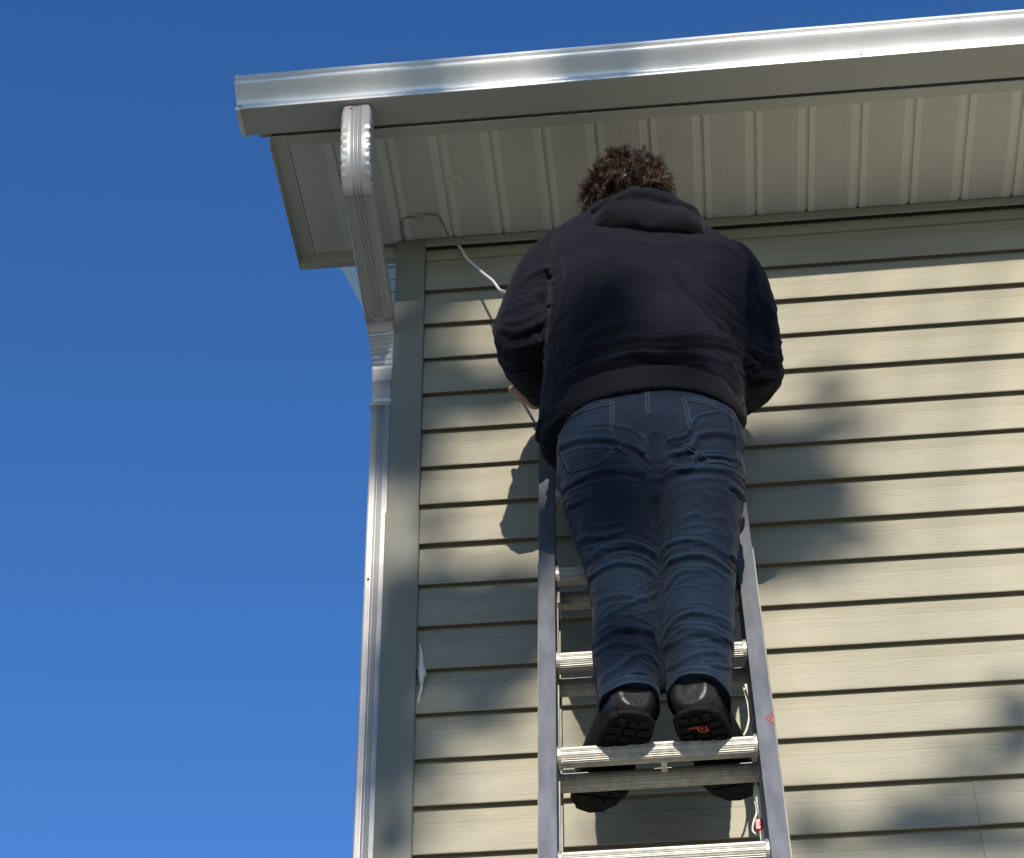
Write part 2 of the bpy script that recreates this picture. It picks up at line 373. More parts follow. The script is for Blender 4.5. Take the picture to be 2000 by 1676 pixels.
# gutter
def gutter():
    prof0 = [(-.420, .376), (-.420, .285), (-.5045, .285)]
    front = [(-.5052, .2865), (-.5062, .2900), (-.5062, .2985), (-.5052, .3005), (-.5030, .3015), (-.5026, .3035),
             (-.5034, .3070), (-.5056, .3130), (-.5090, .3200), (-.5134, .3270), (-.5186, .3330), (-.5240, .3385), (-.5290, .3432), (-.5330, .3480), (-.5356, .3530), (-.5366, .3580), (-.5366, .3625),
             (-.5350, .3640), (-.5345, .3655), (-.5380, .3665), (-.5395, .3685), (-.5395, .3765), (-.5380, .3785), (-.5300, .3790), (-.5290, .3765)]
    inner = [(-.5310, .3765), (-.5365, .3755), (-.5365, .3690), (-.5325, .3640), (-.5345, .3580), (-.5310, .3490), (-.5170, .3345), (-.5060, .3150), (-.5008, .3040), (-.5010, .2885), (-.4215, .2885), (-.4215, .376)]
    xs = [-.398+i*(XR+.398)/46 for i in range(47)]
    def P(p, x):
        y, z = p; k = min(1, max(0, (-.42-y)/.085))
        wav = .0006*math.sin(x*5.1)+.0004*math.sin(x*13)
        return (x, y+wav*k, .2845+(z-.285)*.89+.0105*(x+.4)*k)
    def strip(pts, name, m, parent):
        vs = [P(p, x) for x in xs for p in pts]; n = len(pts)
        fs = [(i*n+j, i*n+j+1, (i+1)*n+j+1, (i+1)*n+j) for i in range(len(xs)-1) for j in range(n-1)]
        o = link(name, mesh(name, vs, fs), m, parent); smooth_angle(o, 30); return o
    g = strip(front, 'gutter', M_gut, house)
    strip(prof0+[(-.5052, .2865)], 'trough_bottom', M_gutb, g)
    strip(inner, 'trough_inside', M_gut, g)
    for x0, x1, e in ((-.4005, -.3975, .0012),):
        cap = [P(q, -.398) for q in prof0+front]; c0 = Vector(cap[0])
        cen = sum((Vector(q) for q in cap), Vector())/len(cap)
        ex = [cen+(Vector(q)-cen)*1.03 for q in cap]
        n = len(ex); vs = [(x0, q.y, q.z) for q in ex]+[(x1+.008, q.y, q.z) for q in ex]+[(x0, cen.y, cen.z)]
        fs = [(i, (i+1) % n, n+(i+1) % n, n+i) for i in range(n)]+[(i, 2*n, (i+1) % n) for i in range(n)]
        o = link('end_cap', mesh('end_cap', vs, fs), M_gut, g)
    for x, y, z in ((-.389, -.5078, .293), (1.083, -.5078, .308), (2.4, -.5078, .322)):
        MB().ball((x, y, z), .0022, .0018, .0022, 8, 6).build('screw', M_dark, g, True)
    return g
gut = gutter()
# downspout
def pipe(path, hw, hd, grooves=True, name='pipe', crimp=None, parent=None, m=None, n0=1, flare=0.):
    """path: list of (x, y, z, width scale) ; section: rounded rectangle with fluted wide faces"""
    P = [Vector(p[:3]) for p in path]; S = [p[3] if len(p) > 3 else 1. for p in path]
    sec = []
    def edge(a, b, k, flute):
        for i in range(k):
            t = i/k; q = Vector(a).lerp(Vector(b), t); sec.append((q.x, q.y, flute))
    r = .16
    N = 34
    for i in range(N+1):                      # front face, from -1 to 1
        u = -1+r+(2-2*r)*i/N; d = 0
        if grooves:
            for g0 in (-.24, 0, .24):
                if abs(u-g0) < .085: d = max(d, .0030*(math.cos((u-g0)/.085*math.pi)+1)/2)
        sec.append((u, -1., d))
    sec += [(1-.05, -1+.06, 0), (1, -1+.25, 0)]
    for i in range(1, 5): sec.append((1, -1+.25+1.5*i/5, 0))
    sec += [(1, 1-.25, 0), (1-.05, 1-.06, 0)]
    for i in range(N+1):
        u = 1-r-(2-2*r)*i/N; d = 0
        if grooves:
            for g0 in (-.24, 0, .24):
                if abs(u-g0) < .085: d = max(d, .0030*(math.cos((u-g0)/.085*math.pi)+1)/2)
        sec.append((u, 1., d))
    sec += [(-1+.05, 1-.06, 0), (-1, 1-.25, 0)]
    for i in range(1, 5): sec.append((-1, 1-.25-1.5*i/5, 0))
    sec += [(-1, -1+.25, 0), (-1+.05, -1+.06, 0)]
    n = len(sec); vs = []
    for i, p in enumerate(P):
        t = (P[min(i+1, len(P)-1)]-P[max(i-1, 0)]).normalized()
        a = Vector((1, 0, 0)); a = (a-t*a.dot(t)).normalized(); f = t.cross(a)     # f points away from the wall when t points down
        if f.y > 0 or (abs(f.y) < .3 and f.z > 0): f = -f
        for u, v, d in sec:
            cx = cz = 0
            if crimp: cx, cz = crimp(i/(len(P)-1), u, v)
            vs.append(tuple(p+a*(u*hw*S[i]+cx)-f*0+(-f)*(v*hd-(-d if v < 0 else d)+cz)))
    fs = [(i*n+j, i*n+(j+1) % n, (i+1)*n+(j+1) % n, (i+1)*n+j) for i in range(len(P)-1) for j in range(n)]
    o = link(name, mesh(name, vs, fs), m or M_ds, parent)
    bm = bmesh.new(); bm.from_mesh(o.data); bmesh.ops.recalc_face_normals(bm, faces=bm.faces); bm.to_mesh(o.data); bm.free()
    smooth_angle(o, 50); s = o.modifiers.new('t', 'SOLIDIFY'); s.thickness = .0012; s.offset = -1
    return o
XD = -.1105
spout = empty('downspout', (0, 0, 0)); spout.parent = house; spout.matrix_parent_inverse = house.matrix_world.inverted()
bpy.context.view_layer.update()
spout.matrix_parent_inverse = Matrix.Translation((0, 0, -GROUND))
spout.location = (0, 0, 0)
def yz(*pts): return [(XD, y, z) for y, z in pts]
def arc_path(p0, p1, p2, p3, n):
    out = []
    for i in range(n+1):
        t = i/n; out.append(tuple((1-t)**3*Vector(p0)+3*(1-t)**2*t*Vector(p1)+3*(1-t)*t*t*Vector(p2)+t**3*Vector(p3)))
    return out
SLY, SLZ = .9712, -.238
A0 = Vector((XD, -.4650, .2850)); A1 = Vector((XD, -.4020, .0830))
top = arc_path(A0, A0+Vector((0, -.002, -.10)), A1-Vector((0, SLY, SLZ))*.055, A1, 44)
def crimp_top(t, u, v):
    if abs(u) > .90 and .16 < t < .93 and v < .75:
        w = math.sin((t-.16)*2*math.pi*9+.7*math.sin(t*9))
        return (-math.copysign(1, u)*(.0024+.0010*math.sin(t*23+u))*max(0, w)**4*(1-.15*v), 0)
    if abs(u) > .55 and .2 < t < .9 and v < -.9:
        w = math.sin((t-.16)*2*math.pi*11); k = (abs(u)-.55)/.35
        return (0, .0036*max(0, w)**4*k)
    return (0, 0)
pipe([(*p, 1-.16*max(0., 1-i/5)**2) for i, p in enumerate(top)], .0365, .0268, True, 'upper_elbow', crimp_top, spout)
B1 = Vector((XD+.002, -.045, -.004)); d1 = (B1-A1)
pipe([(*(A1-d1*.03+d1*1.0*i/24), .955) for i in range(25)], .0365, .0245, True, 'slanting_pipe', None, spout)
D0 = B1-d1*.06; D1 = Vector((-.1075, .012, -.185))
low = arc_path(D0, D0+d1.normalized()*.085, D1+Vector((0, 0, .10)), D1, 50)
def crimp_low(t, u, v):
    if .22 < t < .80:
        w = math.sin((t-.22)*2*math.pi*13.8)
        if v > -.95 or True: return (0, .0019*w*(1 if v <= -.9 else .0)*(1-.3*abs(u)))
    return (0, 0)
ee = []
for i, p in enumerate(low):
    t = i/(len(low)-1); ee.append((p[0]+.004*t, p[1], p[2], .955-.225*t))
pipe(ee, .0365, .0240, False, 'lower_elbow', crimp_low, spout)
pipe([(-.1035, .012, z, 1) for i, z in enumerate((-.172, -.20, -.225, -.250))], .0256, .0258, False, 'pipe_collar', None, spout)
pipe([(-.1035, .012, -.235-(5.0-.235)*i/20, 1) for i in range(21)], .0248, .0252, True, 'lower_pipe', None, spout)
for z in (-.245, -1.9, -3.6):
    MB().box(-.1290, -.0800, -.01520, -.0142, z-.005, z+.005).box(-.1312, -.1290, -.0152, .045, z-.005, z+.005).build('strap', M_ds, spout, bevel=.0005)
for c in ((-0.1230, -0.4925, 0.2716), (-0.1173, -0.0150, -0.7579)):
    MB().ball(c, .0028, .0022, .0028, 8, 6).build('screw', M_redl, spout, True)

# ================================================================== small things on the eave
c = Vector((0.0937, -0.2189, 0.2805))
ring = MB(); ring.tube([c+Vector((math.cos(a)*.0135, math.sin(a)*.0185, -.001)) for a in np.linspace(0, 2*math.pi, 25)], .0022, 6, False)  # ring of reflected light, modelled as a thin pale tube
tag(ring.build('ring_mark', mat('reflection_white', (.85, .84, .78), .6), None, True), 'small pale oval ring of reflected light on the vented soffit panel', 'ring')
def cable(name, pts, r, m, label, cat):
    P, _ = smooth_path(pts, None, 8); return tag(MB().tube(P, r, 8).build(name, m, None, True), label, cat)
clip = empty('cable_clip', (-0.0086, -0.1052, 0.2810)); tag(clip, 'small square tan clip on the soffit above the corner post', 'clip')
q = Vector((-0.0086, -0.1052, 0.2810))
MB().box(q.x-.011, q.x+.011, q.y-.013, q.y+.013, .2745, .2812).build('clip_plate', M_soffp, clip, bevel=.0012)
MB().box(q.x-.0055, q.x+.0055, q.y-.0065, q.y+.0065, .2700, .2744).build('clip_button', M_soffp, clip, bevel=.001)
cable('soffit_cable', [(-0.0617, -0.0277, 0.2790), (-0.0619, -0.0649, 0.2790), (-0.0534, -0.0990, 0.2790), (-0.0339, -0.1098, 0.2790), (-0.0149, -0.1062, 0.2770), (0.0120, -0.1144, 0.2770), (0.0369, -0.1072, 0.2780), (0.0471, -0.0732, 0.2780), (0.0553, -0.0326, 0.2770)], .0022, M_tan, 'thin tan cable looping through the square clip along the soffit', 'cable')
cable('light_cable', [(0.0558, -0.0060, 0.3028), (0.0712, -0.0120, 0.2755), (0.0906, -0.0300, 0.2258), (0.1041, -0.0450, 0.1836), (0.1301, -0.0700, 0.1294), (0.1549, -0.1000, 0.0728), (0.1768, -0.1300, 0.0223), (0.1979, -0.1700, -0.0471), (0.2210, -0.2100, -0.1043), (0.2664, -0.2200, -0.2193), (0.3156, -0.2000, -0.3626)], .0034, M_white, 'white cable hanging from the soffit corner into the crook of the arm', 'cable')
cc = empty('cable_connector', (0.0074, -0.0200, -1.0132)); tag(cc, 'white cable connector sticking out of the siding edge beside the corner post', 'connector')
MB().tube([(0.0038, -0.0200, -0.9441), (0.0079, -0.0210, -0.9743), (0.0085, -0.0220, -1.0014), (0.0105, -0.0220, -1.0173), (0.0112, -0.0220, -1.0265), (0.0096, -0.0220, -1.0290), (0.0098, -0.0220, -1.0434)], [.0022, .0042, .0055, .0088, .0092, .0062, .0056], 14).build('connector_body', M_white, cc, True)
P_, _ = smooth_path([(0.0098, -0.0220, -1.0434), (0.0096, -0.0220, -1.0602), (0.0054, -0.0210, -1.0787), (0.0027, -0.0150, -1.0928)], None, 5)
MB().tube(P_, [.0030]*len(P_), 8).build('connector_lead', M_white, cc, True)

# ================================================================== ladder
L0 = Vector((.512, -.35, -1.443)); TH = math.radians(75); PHI = -.0066
LU = Vector((math.sin(PHI), math.cos(TH)*math.cos(PHI), math.sin(TH)*math.cos(PHI))).normalized()
LX = Vector((1, 0, 0)); LX = (LX-LU*LX.dot(LU)).normalized(); LN = LU.cross(LX)
if LN.y > 0: LN = -LN
LW, LS = .3815, .2707
LM = Matrix(((LX.x, -LN.x, LU.x, L0.x), (LX.y, -LN.y, LU.y, L0.y), (LX.z, -LN.z, LU.z, L0.z), (0, 0, 0, 1)))   # local: x across, y away from climber, z along
lad = empty('extension_ladder', (L0.x, -1.32, GROUND)); tag(lad, 'aluminium extension ladder leaning on the siding under the man', 'ladder')
def rail(sgn, x0, x1, y0, y1, z0, z1, web_in, name='rail', m=None):
    t = .0032; mb = MB()
    a, b = sorted((sgn*x0, sgn*x1))
    wx = sorted((sgn*web_in, sgn*(web_in+t)))
    prof = None
    mb.box(a, b, y0, y0+t, z0, z1, LM).box(a, b, y1-t, y1, z0, z1, LM).box(wx[0], wx[1], y0+t, y1-t, z0, z1, LM)
    # lips on the flanges
    mb.box(*sorted((sgn*x1, sgn*(x1-t))), y0+t, y0+t+.007, z0, z1, LM)
    mb.box(*sorted((sgn*x1, sgn*(x1-t))), y1-t-.007, y1-t, z0, z1, LM)
    return mb.build(name, m or M_rail, lad, bevel=.0009)
zt = (0-(-.35))/math.cos(TH)*.965
zb = (GROUND+.03-L0.z)/math.sin(TH)
for sg in (-1, 1):
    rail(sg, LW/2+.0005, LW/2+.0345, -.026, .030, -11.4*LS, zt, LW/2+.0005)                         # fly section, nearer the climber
    rail(sg, LW/2-.0020, LW/2+.0400, .034, .094, zb, 2.36*LS, LW/2+.0385, 'base_rail', M_alu)
def rung_prof(r, flat, ngro, flute=.0011):
    pr = []; n = 96
    for i in range(n):
        a = 2*math.pi*i/n; rr = r - (flute if math.cos(a*ngro) > .2 else 0)*1.0
        x, y = rr*math.cos(a), rr*math.sin(a)
        if flat is not None: y = min(y, flat)
        pr.append((x, y))
    return pr
def rung(k, y, r, flat, ng, L, nm, grooves=True):
    prof = rung_prof(r, flat, ng)
    mb = MB(); n = len(prof); z = k*LS
    vs = [(s*L/2, y+p[0], z+p[1]) for s in (-1, 1) for p in prof]
    fs = [(i, (i+1) % n, n+(i+1) % n, n+i) for i in range(n)]
    mb.add([LM @ Vector(v) for v in vs], fs)
    # swaged plates at the ends
    for s in (-1, 1):
        for w, e in ((.0035, 1.18),):
            x = s*(L/2-w)
            mb.tube([LM @ Vector((x-s*w, y, z)), LM @ Vector((x, y, z)), LM @ Vector((x+s*w*.7, y, z))], [r*e, r*e, r*e], 20)
    return mb.build(nm, M_alu, lad)
for k in range(-11, 5): rung(k, .002, .0200, .0165, 30, LW, 'rung')
for k in range(-13, 3): rung(k, .070, .0190, .014, 22, LW+.070, 'base_rung')
for sg in (-1, 1):      # rung locks and guide brackets
    for k in (-3, 2):
        z = k*LS
        mb = MB(); mb.box(*sorted((sg*(LW/2-.001), sg*(LW/2-.006))), .020, .070, z-.060, z-.020, LM).box(*sorted((sg*(LW/2-.006), sg*(LW/2-.026))), .050, .066, z-.034, z-.024, LM)
        mb.build('rung_lock', M_alu, lad, bevel=.001)
for k in (0, 1):
    z = k*LS
    mb = MB(); mb.box(.005, .017, .018, .052, z-.004, z+.006, LM); mb.build('sun_patch', mat('sun_patch_white', (.8, .78, .72), .4), lad, bevel=.001)  # small white block standing in for a patch of sun behind the rung
rp1, _ = smooth_path([(0.6951, -0.2350, -1.2329), (0.7014, -0.2450, -1.2720), (0.7039, -0.2550, -1.3198), (0.7062, -0.2620, -1.3802), (0.7006, -0.2620, -1.4393), (0.6966, -0.2620, -1.4897), (0.6977, -0.2680, -1.5265), (0.6997, -0.2750, -1.5624), (0.6983, -0.2800, -1.5803), (0.6982, -0.2850, -1.6067), (0.7039, -0.2900, -1.6312), (0.7008, -0.3100, -1.7048)], None, 8)
MB().tube(rp1, .0040, 8).build('rope', M_rope, lad, True)
rp2, _ = smooth_path([(0.6904, -0.2200, -1.2255), (0.6953, -0.2300, -1.2706), (0.6956, -0.2350, -1.3070), (0.6882, -0.2400, -1.3390), (0.6787, -0.2450, -1.3589)], None, 8)
MB().tube(rp2, .0022, 8).build('rope', M_rope, lad, True)
rp3, _ = smooth_path([(0.6931, -0.2500, -1.4715), (0.6917, -0.2550, -1.5022), (0.6932, -0.2600, -1.5328), (0.6854, -0.2700, -1.5598), (0.6820, -0.2700, -1.5782), (0.6889, -0.2750, -1.5900)], None, 8)
MB().tube(rp3, .0020, 8).build('rope', M_rope, lad, True)
q = Vector((0.6979, -0.2800, -1.5737)); MB().box(q.x-.0100, q.x+.0085, q.y-.008, q.y+.008, q.z-.012, q.z+.010).box(q.x-.0030, q.x+.0050, q.y-.010, q.y-.008, q.z-.003, q.z+.0025).build('rope_clip', M_red, lad, bevel=.002)
# warning triangle on the right rail
tri = MB(); fx = LW/2+.026; zz = 0.0438
def tribar(p, q2, w=.0022):
    p, q2 = Vector(p), Vector(q2); d = (q2-p).normalized(); nn = Vector((-d.y, d.x))*w/2
    tri.add([LM @ Vector((v.x, -.0270, v.y)) for v in (p-nn, q2-nn, q2+nn, p+nn)]+[LM @ Vector((v.x, -.0262, v.y)) for v in (p-nn, q2-nn, q2+nn, p+nn)], [(0,1,2,3),(7,6,5,4),(0,4,5,1),(1,5,6,2),(2,6,7,3),(3,7,4,0)])
tribar((fx+.006, zz+.016), (fx-.007, zz)); tribar((fx-.007, zz), (fx+.007, zz-.014)); tribar((fx+.006, zz+.016), (fx+.008, zz-.020))
tribar((fx+.002, zz+.006), (fx+.002, zz-.004), .003)
tri.build('warning_label', M_redl, lad)

# ================================================================== person
person = empty('person', (.52, -.36, -1.43)); tag(person, 'person with curly brown hair in a black hoodie and jeans standing on the ladder', 'person')

# ---- jeans
def ring_lr(l, r, dep, e=2.3, dy=0., front=1.):
    l, r = Vector(l), Vector(r); c = (l+r)/2; return (c, (r-l)/2, Vector((0, dep, 0)), e)
def legs():
    mb = MB()
    Lr = [ring_lr((0.3460, -0.4300, -0.7092), (0.5577, -0.4300, -0.7271), .115, 2.3), ring_lr((0.3394, -0.4300, -0.7704), (0.5518, -0.4300, -0.8015), .118, 2.2), ring_lr((0.3398, -0.4250, -0.8340), (0.5435, -0.4250, -0.8572), .112, 2.15),
          ring_lr((0.3529, -0.4150, -0.9199), (0.5392, -0.4150, -0.9346), .100, 2.1), ring_lr((0.3769, -0.4000, -0.9986), (0.5432, -0.4000, -1.0075), .090, 2.1), ring_lr((0.3893, -0.3920, -1.0535), (0.5420, -0.3920, -1.0649), .083, 2.1),
          ring_lr((0.3990, -0.3850, -1.1266), (0.5370, -0.3850, -1.1366), .078, 2.1), ring_lr((0.3972, -0.3850, -1.2153), (0.5328, -0.3850, -1.2189), .074, 2.1), ring_lr((0.3984, -0.3850, -1.2749), (0.5288, -0.3850, -1.2780), .072, 2.15), ring_lr((0.4028, -0.3850, -1.3244), (0.5235, -0.3850, -1.3245), .082, 2.2), ring_lr((0.4053, -0.3850, -1.3662), (0.5209, -0.3850, -1.3555), .089, 2.2)]
    Rr = [ring_lr((0.5279, -0.4300, -0.7246), (0.7233, -0.4300, -0.7343), .115, 2.3), ring_lr((0.5265, -0.4300, -0.7995), (0.7225, -0.4300, -0.8022), .118, 2.2), ring_lr((0.5299, -0.4250, -0.8561), (0.7266, -0.4250, -0.8588), .112, 2.15),
          ring_lr((0.5330, -0.4150, -0.9341), (0.7119, -0.4150, -0.9417), .100, 2.1), ring_lr((0.5399, -0.4000, -1.0111), (0.6967, -0.4000, -1.0193), .090, 2.1), ring_lr((0.5400, -0.3920, -1.0648), (0.6889, -0.3920, -1.0696), .083, 2.1),
          ring_lr((0.5350, -0.3850, -1.1365), (0.6823, -0.3850, -1.1447), .078, 2.1), ring_lr((0.5328, -0.3850, -1.2189), (0.6755, -0.3850, -1.2110), .074, 2.1), ring_lr((0.5338, -0.3850, -1.2784), (0.6669, -0.3850, -1.2758), .072, 2.15), ring_lr((0.5366, -0.3850, -1.3195), (0.6616, -0.3850, -1.3222), .082, 2.2), ring_lr((0.5392, -0.3850, -1.3452), (0.6579, -0.3850, -1.3601), .089, 2.2)]
    mb.loft(Lr); mb.loft(Rr)
    mb.loft([ring_lr((0.3587, -0.4200, -0.4953), (0.7209, -0.4200, -0.5279), .105, 2.4), ring_lr((0.3502, -0.4250, -0.6001), (0.7215, -0.4250, -0.6255), .110, 2.4), ring_lr((0.3432, -0.4300, -0.6882), (0.7230, -0.4300, -0.7094), .116, 2.5), ring_lr((0.3397, -0.4300, -0.7568), (0.7222, -0.4300, -0.7778), .115, 2.6), ring_lr((0.3631, -0.4300, -0.8062), (0.7018, -0.4300, -0.8273), .100, 2.6), ring_lr((0.4193, -0.4300, -0.8709), (0.6489, -0.4300, -0.8827), .088, 2.4), ring_lr((0.4693, -0.4200, -0.9198), (0.5993, -0.4200, -0.9236), .060, 2.2), ring_lr((0.4986, -0.4100, -0.9536), (0.5711, -0.4100, -0.9567), .020, 2.)])
    # seat
    mb.ball((0.5409, -0.4620, -0.7516), .060, .070, .075); mb.ball((0.4512, -0.4700, -0.7817), .108, .078, .095); mb.ball((0.6277, -0.4700, -0.7884), .105, .078, .095)
    return mb
jm = remesh(legs(), .0062, 5, .5, 0)
jb = bvh_of(jm)
JF = [ ([(0.3970, -0.6200, -1.1823), (0.4432, -0.6200, -1.1516), (0.4852, -0.6200, -1.1462), (0.5260, -0.6200, -1.1665), (0.5401, -0.6200, -1.1974)], 0.006, 0.0068),
      ([(0.4010, -0.6200, -1.2208), (0.4557, -0.6200, -1.1889), (0.5037, -0.6200, -1.1989), (0.5367, -0.6200, -1.2309)], 0.006, 0.00544),
      ([(0.3843, -0.6200, -1.1341), (0.4127, -0.6200, -1.1211), (0.4443, -0.6200, -1.1214), (0.4867, -0.6200, -1.1117)], 0.0048, 0.0068),
      ([(0.4077, -0.6200, -1.2838), (0.4391, -0.6200, -1.2654), (0.4803, -0.6200, -1.2643), (0.5204, -0.6200, -1.2838)], 0.0036, 0.00544),
      ([(0.4202, -0.6200, -1.3217), (0.4656, -0.6200, -1.2881), (0.5212, -0.6200, -1.2673), (0.5390, -0.6200, -1.2520)], 0.0036, 0.00544),
      ([(0.4085, -0.6200, -1.3695), (0.4500, -0.6200, -1.3401), (0.4974, -0.6200, -1.3395), (0.5287, -0.6200, -1.3900)], 0.006, 0.0068),
      ([(0.5394, -0.6200, -1.1761), (0.5615, -0.6200, -1.1521), (0.5966, -0.6200, -1.1440), (0.6443, -0.6200, -1.1584), (0.6790, -0.6200, -1.2037)], 0.006, 0.0068),
      ([(0.5403, -0.6200, -1.2270), (0.5664, -0.6200, -1.1888), (0.6286, -0.6200, -1.1871), (0.6772, -0.6200, -1.2288)], 0.006, 0.00544),
      ([(0.5416, -0.6200, -1.2688), (0.5642, -0.6200, -1.2288), (0.5925, -0.6200, -1.2140), (0.6401, -0.6200, -1.2218)], 0.0036, 0.00544),
      ([(0.5452, -0.6200, -1.3307), (0.6004, -0.6200, -1.3102), (0.6402, -0.6200, -1.3213), (0.6720, -0.6200, -1.3479)], 0.0036, 0.00544),
      ([(0.5351, -0.6200, -1.3944), (0.5642, -0.6200, -1.3523), (0.5982, -0.6200, -1.3467), (0.6311, -0.6200, -1.3571), (0.6658, -0.6200, -1.3876)], 0.006, 0.0068),
      ([(0.6816, -0.6200, -1.0212), (0.6981, -0.6200, -1.0360), (0.7139, -0.6200, -1.0594)], 0.006, 0.00544),
      ([(0.6703, -0.6200, -1.1818), (0.6855, -0.6200, -1.2084), (0.6848, -0.6200, -1.2420)], 0.0048, 0.00476),
      ([(0.3480, -0.6200, -1.0257), (0.3701, -0.6200, -0.9960), (0.4137, -0.6200, -0.9724), (0.4642, -0.6200, -0.9629), (0.5138, -0.6200, -0.9761), (0.5320, -0.6200, -1.0046)], 0.0054, 0.0068),
      ([(0.3471, -0.6200, -1.0700), (0.3797, -0.6200, -1.0416), (0.4193, -0.6200, -1.0225)], 0.003, 0.0068),
      ([(0.5449, -0.6200, -0.9967), (0.5850, -0.6200, -0.9774), (0.6386, -0.6200, -0.9750), (0.6841, -0.6200, -0.9855), (0.7141, -0.6200, -1.0104)], 0.0054, 0.0068),
      ([(0.5833, -0.6200, -1.0088), (0.6479, -0.6200, -0.9961), (0.7093, -0.6200, -1.0279)], 0.0024, 0.0068),
      ([(0.3543, -0.6200, -0.8986), (0.3946, -0.6200, -0.8834), (0.4382, -0.6200, -0.8824), (0.4812, -0.6200, -0.8953), (0.5162, -0.6200, -0.9214), (0.5362, -0.6200, -0.9552)], 0.0072, 0.00748),
      ([(0.5507, -0.6200, -0.9518), (0.5730, -0.6200, -0.9353), (0.6092, -0.6200, -0.9292), (0.6293, -0.6200, -0.8939), (0.6801, -0.6200, -0.8889), (0.7077, -0.6200, -0.9051)], 0.0072, 0.00748),
      ([(0.4074, -0.6200, -1.3587), (0.4422, -0.6200, -1.3340), (0.4762, -0.6200, -1.3365), (0.5093, -0.6200, -1.3558), (0.5320, -0.6200, -1.3810)], 0.006, 0.0068),
      ([(0.4092, -0.6200, -1.3925), (0.4467, -0.6200, -1.3682), (0.4859, -0.6200, -1.3744), (0.5268, -0.6200, -1.4007)], 0.0036, 0.00544),
      ([(0.4157, -0.6200, -1.4493), (0.4503, -0.6200, -1.4220), (0.4849, -0.6200, -1.3978), (0.5127, -0.6200, -1.4030), (0.5309, -0.6200, -1.4308)], 0.0054, 0.0068),
      ([(0.4547, -0.6200, -1.4520), (0.4890, -0.6200, -1.4313), (0.5209, -0.6200, -1.4630)], 0.003, 0.00544),
      ([(0.5367, -0.6200, -1.3712), (0.5585, -0.6200, -1.3321), (0.5964, -0.6200, -1.3144), (0.6380, -0.6200, -1.3276), (0.6669, -0.6200, -1.3569)], 0.006, 0.0068),
      ([(0.5385, -0.6200, -1.3915), (0.5767, -0.6200, -1.3606), (0.6217, -0.6200, -1.3604), (0.6648, -0.6200, -1.3870)], 0.006, 0.00612),
      ([(0.5420, -0.6200, -1.4316), (0.5824, -0.6200, -1.4079), (0.6191, -0.6200, -1.4005), (0.6520, -0.6200, -1.4094)], 0.0054, 0.00612),
      ([(0.5941, -0.6200, -1.4451), (0.6227, -0.6200, -1.4306), (0.6557, -0.6200, -1.4362)], 0.0036, 0.00544),
      ([(0.5454, -0.6200, -0.8775), (0.5456, -0.6200, -0.9100), (0.5458, -0.6200, -0.9422), (0.5418, -0.6200, -0.9874)], -0.009, 0.012),
      ([(0.4672, -0.6200, -0.8848), (0.4953, -0.6200, -0.9058), (0.5154, -0.6200, -0.9397), (0.5355, -0.6200, -0.9688)], -0.006, 0.008),
      ([(0.5498, -0.6200, -0.9699), (0.5735, -0.6200, -0.9262), (0.5993, -0.6200, -0.9145), (0.6257, -0.6200, -0.8936)], -0.006, 0.008),
      ([(0.4134, -0.6200, -1.5206), (0.4307, -0.6200, -1.4992), (0.4592, -0.6200, -1.4784), (0.4899, -0.6200, -1.4740), (0.5141, -0.6200, -1.4886), (0.5228, -0.6200, -1.5086)], 0.003, 0.005),
      ([(0.5385, -0.6200, -1.4967), (0.5539, -0.6200, -1.4685), (0.5877, -0.6200, -1.4578), (0.6252, -0.6200, -1.4766), (0.6515, -0.6200, -1.5140)], 0.003, 0.005) ]
